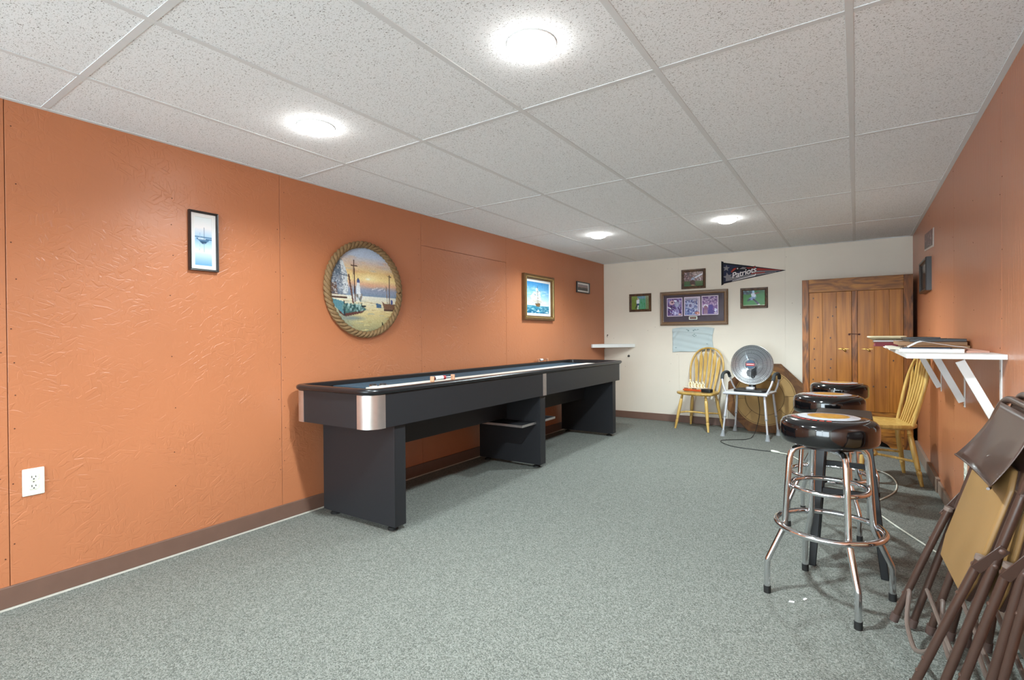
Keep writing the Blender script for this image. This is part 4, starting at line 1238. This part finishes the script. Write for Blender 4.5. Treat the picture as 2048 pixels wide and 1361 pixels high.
# ================================================================== DISH HEATER on the shower chair
HT = thing('dish_heater', 'round parabolic dish heater with chrome reflector and black base', 'heater', (-0.955, 6.115, 0.500), -0.10)
MB().prism(rrect(-0.165, 0.165, -0.13, 0.13, 0.05, 6), 0.0, 0.026).build('base', M['black_plastic'], HT, bevel=0.008)
MB().tube([(0, 0.02, 0.02), (0, 0.03, 0.06), (0, 0.07, 0.12), (0, 0.09, 0.28)], [0.045, 0.035, 0.028, 0.026], 14).build('neck', M['black_plastic'], HT)
MB().prism(rrect(-0.045, 0.045, -0.075, -0.02, 0.02, 4), 0.024, 0.052).build('switch_housing', M['grey_paint'], HT, bevel=0.006)
HM = Matrix.Translation((-0.004, 0.02, 0.292)) @ Matrix.Rotation(math.radians(-7), 4, 'X') @ S_ 
prof = [(0.215 * k / 14, -0.085 + 0.085 * (k / 14) ** 2) for k in range(1, 15)]
dish = MB().lathe([(0.001, -0.085)] + prof + [(0.217, 0.001), (0.217, -0.003)] + [(r + 0.002, z - 0.004) for r, z in reversed(prof)] + [(0.001, -0.091)], 64, HM).build('reflector', plain('spun_aluminium', (232, 232, 234), rough=0.34, metal=0.9), HT, angle=60)
MB().tube([HM @ Vector((0.217 * math.cos(2 * PI * k / 48), 0.217 * math.sin(2 * PI * k / 48), 0.0)) for k in range(48)], 0.0055, 8, closed=True).build('rim', M['steel'], HT)
gr = MB()
for k in range(72):
    a = 2 * PI * k / 72
    c, s = math.cos(a), math.sin(a)
    gr.tube([HM @ Vector((r * c, r * s, z)) for r, z in ((0.045, 0.052), (0.10, 0.045), (0.155, 0.030), (0.195, 0.012), (0.215, -0.002))], 0.0013, 4)
for r, z in ((0.075, 0.049), (0.125, 0.039), (0.165, 0.027), (0.196, 0.011)):
    gr.tube([HM @ Vector((r * math.cos(2 * PI * k / 48), r * math.sin(2 * PI * k / 48), z)) for k in range(48)], 0.0014, 4, closed=True)
go = gr.build('wire_grille', plain('grille_wire', (92, 96, 102), rough=0.3, metal=0.7), HT)
go['kind'] = 'stuff'
hub = MB().lathe([(0.001, 0.058), (0.046, 0.058), (0.050, 0.054), (0.050, 0.046), (0.001, 0.046)], 32, HM).build('hub_badge', plain('badge_blue', (58, 84, 108), rough=0.3), HT)
MB().tube([HM @ Vector((0.0505 * math.cos(2 * PI * k / 36), 0.0505 * math.sin(2 * PI * k / 36), 0.054)) for k in range(36)], 0.0042, 8, closed=True).build('badge_ring', M['chrome'], hub)
MB().box(-0.042, 0.042, -0.016, 0.012, 0.058, 0.0592, HM).build('badge_band', plain('badge_red', (176, 62, 56), rough=0.35), hub, smooth=False)
MB().box(-0.036, 0.036, -0.003, 0.002, 0.059, 0.0600, HM).build('badge_stripe', M['white'], hub, smooth=False)
MB().tube([HM @ Vector((0, 0, -0.086)), HM @ Vector((0, 0, -0.02)), HM @ Vector((0, 0, 0.046))], [0.03, 0.012, 0.012], 12).build('heating_element', plain('ceramic_core', (150, 140, 132), rough=0.5), HT)

# ================================================================== OCTAGONAL GAME TABLE TOP leaning on the wall
OC = thing('octagonal_table_top', 'octagonal wooden game table top leaning on the wall behind the heater', 'table top', (-0.885, 6.455, 0.0), 0)
OC.rotation_euler = (-math.radians(11), 0, 0)
W_ = 0.80
ap = W_ / 2
vt = [(ap / math.cos(PI / 8) * math.cos(PI / 8 + k * PI / 4), ap + ap / math.cos(PI / 8) * math.sin(PI / 8 + k * PI / 4)) for k in range(8)]
MB().prism(vt, -0.028, -0.002, S_).build('octagon_board', wood('cherry_rim', (78, 46, 18), (124, 80, 36), stretch=(8, 8, 8), rough=0.6), OC, bevel=0.004)
felt = MB().prism([(0.325 * math.cos(2 * PI * k / 64), ap + 0.325 * math.sin(2 * PI * k / 64)) for k in range(64)], -0.003, 0.0035, S_).build('round_inlay', plain('tan_leatherette', (160, 124, 66), rough=0.6, noise=0.08, nscale=10), OC)
ink = plain('brown_line', (74, 52, 28), rough=0.6)
for r in (0.205, 0.312):
    MB().tube([(r * math.cos(2 * PI * k / 60), -0.0038, ap + r * math.sin(2 * PI * k / 60)) for k in range(60)], 0.0022, 5, closed=True).build('scribed_ring', ink, felt)
for k in range(8):
    a = k * PI / 4 + 0.1
    MB().tube([(0.205 * math.cos(a), -0.0036, ap + 0.205 * math.sin(a)), (0.312 * math.cos(a), -0.0036, ap + 0.312 * math.sin(a))], 0.0018, 5).build('scribed_line', ink, felt)

# ================================================================== BAR STOOLS
def stool(label, loc, rz):
    t = thing('bar_stool', label, 'bar stool', loc, rz, 'chrome bar stools with black seats')
    prof = [(0.001, 0.661), (0.140, 0.661), (0.168, 0.663), (0.178, 0.669), (0.1825, 0.680), (0.183, 0.700), (0.183, 0.728), (0.1805, 0.744), (0.171, 0.757), (0.152, 0.7655), (0.100, 0.772), (0.050, 0.7742), (0.001, 0.7745)]
    s = MB().lathe(prof, 56).build('seat', M['vinyl'], t, angle=60)
    # printed emblem: white ring, gold centre, red arc lettering
    def disc(r0, r1, z, a0=0, a1=360):
        n = 48
        V, F = [], []
        dome = lambda r: 0.7745 - 0.0090 * (r / 0.15) ** 2 + z
        for k in range(n + 1):
            a = math.radians(a0 + (a1 - a0) * k / n)
            for q in range(4):
                r = r0 + (r1 - r0) * q / 3
                V.append((r * math.cos(a), r * math.sin(a), dome(r)))
        for k in range(n):
            for q in range(3):
                F.append((k * 4 + q, k * 4 + q + 1, (k + 1) * 4 + q + 1, (k + 1) * 4 + q))
        return MB().add(V, F)
    disc(0.078, 0.116, 0.0016).build('emblem_ring', M['emb_white'], s)
    disc(0.001, 0.079, 0.0012).build('emblem_centre', M['emb_gold'], s)
    disc(0.143, 0.1455, 0.0020, -62, 20).build('emblem_line', M['emb_white'], s)
    for k in range(9):
        a = -158 + k * 11
        disc(0.124, 0.139, 0.0018, a, a + 7.5).build('emblem_mark', M['emb_red'], s)
    MB().lathe([(0.10, 0.640), (0.10, 0.661), (0.001, 0.661)], 28).build('swivel_plate', M['black_plastic'], t)
    tr = 0.0125
    for k in range(2):
        a = PI / 4 + k * PI / 2
        dx, dy = math.cos(a), math.sin(a)
        z_top = 0.640 - 0.004 * k
        half = [(0.247, 0.016), (0.247, 0.135), (0.242, 0.150), (0.188, 0.268), (0.178, 0.292), (0.174, 0.31), (0.163, 0.480), (0.154, 0.590), (0.148, 0.614), (0.134, 0.632), (0.110, z_top), (0.055, z_top)]
        pts = [(dx * r, dy * r, z) for r, z in half] + [(-dx * r, -dy * r, z) for r, z in reversed(half)]
        lg = MB().tube(pts, tr, 14).build('leg', M['chrome'], t, angle=80)
        for sgn in (1, -1):
            MB().lathe([(0.001, 0.0), (0.0145, 0.0), (0.0145, 0.030), (0.0125, 0.031)], 14, Matrix.Translation((sgn * dx * 0.247, sgn * dy * 0.247, 0))).build('rubber_cap', M['rubber'], lg)
    for r, z, q, nm in ((0.199, 0.302, 0.0125, 'foot_ring'), (0.1425, 0.470, 0.0105, 'upper_ring')):
        MB().tube([(r * math.cos(2 * PI * k / 56), r * math.sin(2 * PI * k / 56), z) for k in range(56)], q, 12, closed=True).build(nm, M['chrome'], t, angle=80)
    for k in range(4):
        a = PI / 4 + k * PI / 2
        MB().tube([(0.172 * math.cos(a), 0.172 * math.sin(a), 0.302), (0.198 * math.cos(a), 0.198 * math.sin(a), 0.302)], 0.006, 8).build('weld_lug', M['chrome'], t)
    return t
M['emb_white'] = plain('emblem_white', (206, 210, 220), rough=0.15, coat=0.5, noise=0.05)
M['emb_gold'] = plain('emblem_gold', (186, 140, 62), rough=0.15, coat=0.5, noise=0.35, nscale=26)
M['emb_red'] = plain('emblem_red', (190, 66, 56), rough=0.15, coat=0.5, noise=0.2, nscale=60)
st = stool('chrome bar stool with round black seat, nearest to the camera', (-0.100, 2.552, 0), math.radians(24.8 - 45))
copy_thing(st, 'chrome bar stool with round black seat, middle of the row of three', (-0.136, 3.520, 0), math.radians(-8))
copy_thing(st, 'chrome bar stool with round black seat, farthest toward the wardrobe', (-0.105, 4.405, 0), math.radians(20))

# -- black wooden stool between the near and middle chrome stools
BS = thing('wooden_stool', 'black wooden stool with ladder rungs tucked behind the nearest chrome stool', 'stool', (-0.040, 3.020, 0), 0.0)
sy0 = 0.145
MB().loft([[(x * k, y * k, z) for x, y in rrect(-0.135, 0.105, -0.155, 0.185, 0.03, 4)] for k, z in ((0.92, 0.690), (1.0, 0.700), (1.0, 0.718), (0.97, 0.726))]).build('seat', M['black_wood'], BS)
feet = {(-1, -1): (-0.140, -0.158), (1, -1): (0.146, -0.150), (-1, 1): (-0.14, 0.19), (1, 1): (0.146, 0.19)}
tops = {k: (k[0] * 0.085 - 0.012, k[1] * 0.115 + 0.012) for k in feet}
def LG(k, z):
    q = 1 - z / 0.695
    return Vector((tops[k][0] + (feet[k][0] - tops[k][0]) * q, tops[k][1] + (feet[k][1] - tops[k][1]) * q, z))
for k in feet:
    a, b_ = LG(k, 0.0), LG(k, 0.695)
    MB().loft([[(p.x + dx * w, p.y + dy * w, p.z) for dx, dy in ((-1, -1), (1, -1), (1, 1), (-1, 1))] for p, w in ((a, 0.0155), (a.lerp(b_, .5), 0.019), (b_, 0.019))]).build('leg', M['black_wood'], BS, bevel=0.003)
def rung(k1, k2, z, h_=0.013):
    a, b_ = LG(k1, z), LG(k2, z)
    d = (b_ - a).normalized()
    n_ = Vector((-d.y, d.x, 0)) * 0.009
    MB().loft([[p - n_ - Vector((0, 0, h_)), p + n_ - Vector((0, 0, h_)), p + n_ + Vector((0, 0, h_)), p - n_ + Vector((0, 0, h_))] for p in (a, b_)]).build('rung', M['black_wood'], BS, smooth=False)
for z in (0.365, 0.58):
    rung((-1, -1), (1, -1), z)
for z in (0.44, 0.56):
    rung((-1, 1), (1, 1), z)
for z in (0.25, 0.47):
    rung((-1, -1), (-1, 1), z); rung((1, -1), (1, 1), z)

# ================================================================== WHITE WALL SHELF AND WHAT LIES ON IT
SH = thing('wall_shelf', 'long white shelf on white angle brackets along the right wall', 'shelf', (XR, 2.70, 1.018), 0)
MB().box(-0.311, -0.0005, 0.0, 2.25, 0.0, 0.020).build('board', M['white'], SH, smooth=False, bevel=0.0015)
for y in (0.105, 0.945, 1.86):
    bk = MB().box(-0.004, -0.0005, y - 0.014, y + 0.014, -0.295, -0.0005).build('bracket', M['white'], SH, smooth=False)
    MB().box(-0.255, -0.004, y - 0.014, y + 0.014, -0.004, -0.0005).build('bracket_arm', M['white'], bk, smooth=False)
    a, b_ = Vector((-0.012, y, -0.268)), Vector((-0.128, y, -0.012))
    d = (b_ - a).normalized(); n_ = Vector((-d.z, 0, d.x)) * 0.016
    MB().loft([[p + n_ + Vector((0, -0.008, 0)), p + n_ + Vector((0, 0.008, 0)), p - n_ + Vector((0, 0.008, 0)), p - n_ + Vector((0, -0.008, 0))] for p in (a, b_)]).build('brace', M['white'], bk, smooth=False)
    for z in (-0.05, -0.285):
        MB().lathe([(0.004, 0), (0.004, 0.002), (0.001, 0.003)], 8, Matrix.Translation((-0.004, y, z)) @ Matrix.Rotation(-PI / 2, 4, 'Y')).build('screw', M['steel'], bk)
Z0 = 1.0385
def board_frame(label, x0, x1, y0, y1, z0, z1, fm, inner):
    t = thing('stacked_picture', label, 'picture', ((x0 + x1) / 2, (y0 + y1) / 2, z0), 0, 'pictures stacked flat on the shelf')
    w, h = x1 - x0, y1 - y0
    bar = 0.022
    MB().box(-w / 2, w / 2, -h / 2, -h / 2 + bar, 0, z1 - z0).build('frame_bar', fm, t, smooth=False, bevel=0.001)
    MB().box(-w / 2, w / 2, h / 2 - bar, h / 2, 0, z1 - z0).build('frame_bar', fm, t, smooth=False, bevel=0.001)
    MB().box(-w / 2, -w / 2 + bar, -h / 2 + bar, h / 2 - bar, 0, z1 - z0).build('frame_bar', fm, t, smooth=False, bevel=0.001)
    MB().box(w / 2 - bar, w / 2, -h / 2 + bar, h / 2 - bar, 0, z1 - z0).build('frame_bar', fm, t, smooth=False, bevel=0.001)
    MB().box(-w / 2 + bar, w / 2 - bar, -h / 2 + bar, h / 2 - bar, 0.001, (z1 - z0) * 0.6).build('panel', inner, t, smooth=False)
tanf = plain('tan_wood_frame', (150, 112, 76), rough=0.45, noise=0.15, nscale=30)
board_frame('lowest tan wooden frame of the pile lying on the white shelf', 0.215, 0.482, 3.46, 3.95, Z0, Z0 + 0.020, tanf, M['paper'])
board_frame('middle tan wooden frame of the pile lying on the white shelf', 0.195, 0.474, 3.48, 4.02, Z0 + 0.0205, Z0 + 0.040, tanf, M['paper'])
board_frame('wide dark frame on top of the tan frames on the white shelf', 0.238, 0.470, 3.47, 3.98, Z0 + 0.0405, Z0 + 0.055, M['black_frame'], M['black_plastic'])
board_frame('smaller black frame at the very top of the pile on the white shelf', 0.225, 0.370, 3.50, 3.90, Z0 + 0.0555, Z0 + 0.064, M['black_frame'], M['black_plastic'])
def book(label, x0, x1, y0, y1, z0, z1, cover, pages, rz):
    t = thing('book', label, 'book', ((x0 + x1) / 2, (y0 + y1) / 2, z0), rz)
    w, d, h = (x1 - x0) / 2, (y1 - y0) / 2, z1 - z0
    c = 0.003
    MB().box(-w, w, -d, d, 0, c).build('cover', cover, t, smooth=False)
    MB().box(-w, w, -d, d, h - c, h).build('cover', cover, t, smooth=False)
    MB().box(w - c, w, -d, d, c, h - c).build('spine', cover, t, smooth=False)
    MB().box(-w + 0.006, w - c, -d + 0.005, d - 0.005, c, h - c).build('pages', pages, t, smooth=False)
redc = plain('dark_red_cloth', (134, 44, 54), rough=0.6, noise=0.08)
book('dark red book overhanging the shelf, underneath the cream box lid', 0.100, 0.300, 4.20, 4.48, Z0, Z0 + 0.028, redc, redc, 0.0)
book('olive-edged book between the red book and the cream lid on the shelf', 0.094, 0.300, 4.21, 4.46, Z0 + 0.0285, Z0 + 0.044, plain('olive_cloth', (112, 92, 60), rough=0.6), M['paper'], 0.0)
lid = thing('box_lid', 'cream box lid topping the books at the far end of the shelf', 'lid', (0.17, 4.34, Z0 + 0.0445), 0.05)
MB().loft([[(x * k, y * k, z) for x, y in rrect(-0.10, 0.10, -0.14, 0.14, 0.02, 4)] for k, z in ((0.80, 0.0), (1.0, 0.016), (1.0, 0.022), (0.97, 0.024))]).build('lid_body', plain('cream_card', (224, 212, 176), rough=0.6, noise=0.03), lid)
def papers(name, label, cat, poly, z0, z1, mat):
    cx = sum(p[0] for p in poly) / len(poly); cy = sum(p[1] for p in poly) / len(poly)
    o = MB().prism([(x - cx, y - cy) for x, y in poly], 0, z1 - z0).build(name, mat, None, smooth=False)
    o.location = (cx, cy, z0)
    tag(o, label, cat)
    return o
papers('paper_folder', 'thick white paper folder at the near front of the shelf', 'folder', [(0.165, 2.97), (0.385, 2.90), (0.43, 3.20), (0.20, 3.30)], Z0, Z0 + 0.013, M['paper'])
papers('cardboard_sheet', 'pinkish cardboard sheet lying behind the white folder on the shelf', 'cardboard', [(0.392, 2.90), (0.470, 2.93), (0.475, 3.40), (0.445, 3.42), (0.432, 3.15)], Z0, Z0 + 0.007, plain('salmon_card', (214, 168, 150), rough=0.7, noise=0.04))
papers('dark_folder', 'thin dark blue folder lying on the white folder', 'folder', [(0.180, 3.04), (0.350, 2.99), (0.38, 3.20), (0.21, 3.27)], Z0 + 0.0135, Z0 + 0.0165, plain('slate_card', (84, 92, 108), rough=0.6, noise=0.05))
papers('paper_stack', 'loose white paper stack beside the red book on the shelf', 'paper', [(0.150, 3.50), (0.190, 3.36), (0.205, 3.45), (0.185, 3.98), (0.150, 3.98)], Z0, Z0 + 0.010, plain('cream_paper', (226, 218, 198), rough=0.75))
# curled sheet standing open like a tent
tn = MB()
loops = []
for k in range(13):
    q = k / 12
    x = 0.205 + 0.215 * q
    z = Z0 + 0.018 + 0.030 * max(0, (1 - abs(q - 0.22) / 0.22)) if q < 0.22 else Z0 + 0.018 + 0.030 * (1 - (q - 0.22) / 0.78) ** 1.2
    loops.append([(x, 3.06, z), (x + 0.01, 3.30, z), (x + 0.01, 3.30, z + 0.0008), (x, 3.06, z + 0.0008)])
to = tn.loft(loops).build('curled_paper', M['paper'], None, angle=60)
tag(to, 'curled white sheet propped up like a tent on the papers on the shelf', 'paper')

# ================================================================== FOLDED METAL CHAIRS leaning on the right wall
def folding_chair(label, foot, top, skew, flare, label_group='folded brown metal chairs'):
    """built in a flat frame: X across the width, Z along the length, -Y the side facing the room"""
    f, tp = Vector(foot), Vector(top)
    ez = (tp - f).normalized()
    ex = Vector((skew, -1, 0)); ex = (ex - ez * ex.dot(ez)).normalized()     # width: near side is +X
    ey = ez.cross(ex)
    t = thing('folding_chair', label, 'folding chair', f, 0, label_group)
    Mx = Matrix((( ex.x, ey.x, ez.x), (ex.y, ey.y, ez.y), (ex.z, ey.z, ez.z)))
    t.rotation_euler = Mx.to_euler()
    L = (tp - f).length
    bs = M['brown_steel']
    HW = 0.222
    # long frame: one bent tube from foot over the top of the back to the other foot
    side = [(-HW, 0, 0.016), (-HW, 0, 0.30), (-HW, 0, 0.60), (-HW + 0.004, 0, L - 0.14), (-HW + 0.018, 0, L - 0.055), (-HW + 0.045, 0, L - 0.016), (-HW + 0.09, 0, L - 0.002), (-0.04, 0, L)]
    pts = smooth_path(side, 4) + smooth_path([(-x, y, z) for x, y, z in reversed(side)], 4)
    MB().tube(pts, 0.0125, 12).build('long_frame', bs, t, angle=80)
    # pressed steel backrest, hollowed across, flaring at its lower edge
    V, F = [], []
    nu, nv = 17, 12
    for j in range(nv):
        q = j / (nv - 1)                       # 0 top, 1 bottom
        z = L - 0.020 - 0.222 * q
        half = 0.172 + 0.022 * q + 0.006 * q ** 3
        for i in range(nu):
            u = 2 * i / (nu - 1) - 1
            V.append((u * half, -0.011 - 0.020 * q - flare * q ** 2.2 * abs(u) ** 2.6, z - 0.012 * (1 - u * u) * q))
    for j in range(nv - 1):
        for i in range(nu - 1):
            a = j * nu + i
            F.append((a, a + nu, a + nu + 1, a + 1))
    bo = MB().add(V, F).build('backrest', bs, t, angle=80)
    md = bo.modifiers.new('thickness', 'SOLIDIFY'); md.thickness = 0.0025; md.offset = 1
    MB().tube([(V[(nv - 1) * nu + i][0], V[(nv - 1) * nu + i][1] - 0.001, V[(nv - 1) * nu + i][2]) for i in range(nu)], 0.0042, 8).build('rolled_edge', bs, bo)
    # padded seat folded up between the legs
    oc = [(-0.185, 0.46), (-0.170, 0.40), (-0.120, 0.352), (0.120, 0.352), (0.170, 0.40), (0.185, 0.46), (0.178, 0.70), (0.15, 0.735), (-0.15, 0.735), (-0.178, 0.70)]
    oc = [(-0.180, 0.400), (-0.152, 0.330), (0.160, 0.330), (0.188, 0.400), (0.184, 0.70), (0.155, 0.755), (-0.140, 0.755), (-0.166, 0.70)]
    cx, cz = 0, 0.52
    def ol(k, y):
        return [(cx + (x - cx) * k, y, cz + (z - cz) * k) for x, z in oc]
    MB().loft([ol(0.96, -0.002), ol(1.0, -0.006), ol(1.0, -0.012), ol(0.975, -0.019), ol(0.85, -0.022), ol(0.3, -0.023)]).build('seat_pad', M['tan_vinyl'], t, angle=30, bevel=0.006)
    MB().loft([ol(0.97, 0.008), ol(1.005, 0.004), ol(1.005, -0.006), ol(0.97, -0.008)]).build('seat_pan', bs, t)
    # short legs in front of the long frame, with capped tops
    for sx in (-1, 1):
        x = sx * 0.208
        lg = MB().tube([(x, -0.058, 0.016), (x, -0.040, 0.30), (x, -0.026, 0.488)], 0.0122, 12).build('short_leg', bs, t)
        MB().lathe([(0.0138, 0.0), (0.0138, 0.014), (0.001, 0.016)], 14, Matrix.Translation((x, -0.027, 0.480))).build('end_cap', M['brace_steel'], lg)
        for z0_, yy in ((0.0, -0.058),):
            MB().tube([(x, yy, 0.0), (x, yy, 0.032)], 0.0148, 12).build('foot_cap', M['brown_cap'], lg)
        for z0_ in (0.075, 0.12, 0.36, 0.462):
            MB().lathe([(0.0065, 0.0), (0.0065, 0.002), (0.003, 0.004), (0.001, 0.004)], 10, Matrix.Translation((x, -0.0695 + 0.066 * z0_, z0_)) @ Matrix.Rotation(PI / 2, 4, 'X')).build('rivet', M['rivet'], lg)
        MB().tube([(sx * HW, 0, 0.0), (sx * HW, 0, 0.032)], 0.0150, 12).build('foot_cap', M['brown_cap'], t)
        # link plate between the short leg and the long frame
        a, b_ = Vector((x + sx * 0.015, -0.028, 0.462)), Vector((sx * (HW + 0.014), 0.0, 0.535))
        d = (b_ - a).normalized(); n_ = Vector((sx, 0, 0)).cross(d).normalized() * 0.014
        MB().loft([[p + n_ - d * e, p - n_ - d * e, p - n_ - d * e + Vector((sx * 0.003, 0, 0)), p + n_ - d * e + Vector((sx * 0.003, 0, 0))] for p, e in ((a, 0.012), (b_, -0.012))]).build('link_plate', bs, t, bevel=0.002)
        MB().lathe([(0.008, 0.0), (0.008, 0.003), (0.004, 0.005), (0.001, 0.005)], 12, Matrix.Translation(b_ + Vector((sx * 0.003, 0, 0))) @ Matrix.Rotation(sx * PI / 2, 4, 'Y')).build('rivet', M['rivet'], t)
        MB().lathe([(0.0065, 0.0), (0.0065, 0.002), (0.001, 0.004)], 10, Matrix.Translation((sx * (HW + 0.012), 0, 0.485)) @ Matrix.Rotation(sx * PI / 2, 4, 'Y')).build('rivet', M['rivet'], t)
    # bowed cross brace between the short legs, and a straight one between the long legs
    MB().tube(smooth_path([(-0.205, -0.050, 0.135), (-0.190, -0.050, 0.142), (-0.165, -0.050, 0.118), (-0.09, -0.052, 0.075), (0.0, -0.052, 0.066), (0.09, -0.052, 0.075), (0.165, -0.050, 0.118), (0.190, -0.050, 0.142), (0.205, -0.050, 0.135)], 5), 0.0075, 9).build('cross_brace', M['brace_steel'], t)
    MB().tube([(-HW, 0.0, 0.165), (HW, 0.0, 0.165)], 0.007, 8).build('rear_brace', M['brace_steel'], t)
    return t
M['brown_cap'] = plain('brown_rubber_cap', (78, 58, 52), rough=0.6)
M['rivet'] = plain('brown_rivet', (84, 60, 50), rough=0.35)
M['brace_steel'] = plain('grey_brown_steel', (112, 96, 88), rough=0.3, coat=0.2)
YC = 2.215
folding_chair('brown folding chair with tan padded seat, outermost of the leaning stack', (0.183, YC + 0.0, 0.0), (0.432, YC - 0.03, 0.896), 0.07, 0.034)
folding_chair('brown folding chair sandwiched in the middle of the leaning stack', (0.283, YC - 0.03, 0.0), (0.454, YC - 0.08, 0.9145), 0.04, 0.006)
folding_chair('brown folding chair closest to the orange wall in the leaning stack', (0.372, YC - 0.05, 0.0), (0.4725, YC - 0.11, 0.9246), 0.0, 0.004)

# ================================================================== CORDS AND SCRAPS ON THE CARPET
def cord(name, label, pts, r, mat):
    o = MB().tube(smooth_path(pts, 6), r, 8).build(name, mat, None, angle=80)
    tag(o, label, 'cord')
    return o
cord('heater_cord', 'thin black power cord trailing from the dish heater over the carpet',
     [(-0.950, 6.235, 0.515), (-0.945, 6.31, 0.507), (-0.938, 6.372, 0.490), (-0.930, 6.385, 0.42), (-0.905, 6.31, 0.24), (-0.925, 6.19, 0.07), (-0.945, 6.05, 0.006), (-0.985, 5.90, 0.004), (-1.12, 5.79, 0.004), (-1.19, 5.70, 0.004), (-1.138, 5.565, 0.004), (-1.007, 5.451, 0.004), (-0.82, 5.42, 0.004), (-0.675, 5.405, 0.006)], 0.0034, M['black_plastic'])
ex = thing('extension_cord', 'white extension cord snaking under the bar stools toward the right wall', 'cord', (0, 0, 0), 0)
MB().tube(smooth_path([(-0.60, 5.375, 0.008), (-0.511, 5.334, 0.006), (-0.40, 5.14, 0.005), (-0.25, 5.05, 0.005), (-0.046, 5.03, 0.005), (0.10, 5.12, 0.005), (0.20, 5.02, 0.005), (0.245, 4.78, 0.005), (0.224, 4.492, 0.005), (0.144, 4.244, 0.005), (0.072, 4.075, 0.005), (0.10, 3.92, 0.005), (0.135, 3.82, 0.005), (0.205, 3.646, 0.005), (0.30, 3.43, 0.005), (0.34, 3.34, 0.005)], 6), 0.0046, 8).build('cable', M['ivory'], ex)
MB().tube([(-0.675, 5.405, 0.011), (-0.655, 5.398, 0.011), (-0.62, 5.383, 0.011), (-0.60, 5.375, 0.010)], [0.010, 0.012, 0.010, 0.005], 10).build('socket_end', M['ivory'], ex)
for k, (x, y, a) in enumerate(((-0.228, 2.412, 0.3), (-0.183, 2.465, 1.2))):
    o = MB().prism([(-0.011, -0.004), (0.009, -0.006), (0.012, 0.003), (-0.006, 0.005)], 0.0, 0.003).build('paper_scrap', M['paper'], None, smooth=False)
    o.location = (x, y, 0.0005); o.rotation_euler = (0, 0, a)
    tag(o, ['larger white paper scrap on the carpet in front of the near bar stool', 'smaller white paper scrap on the carpet in front of the near bar stool'][k], 'scrap')
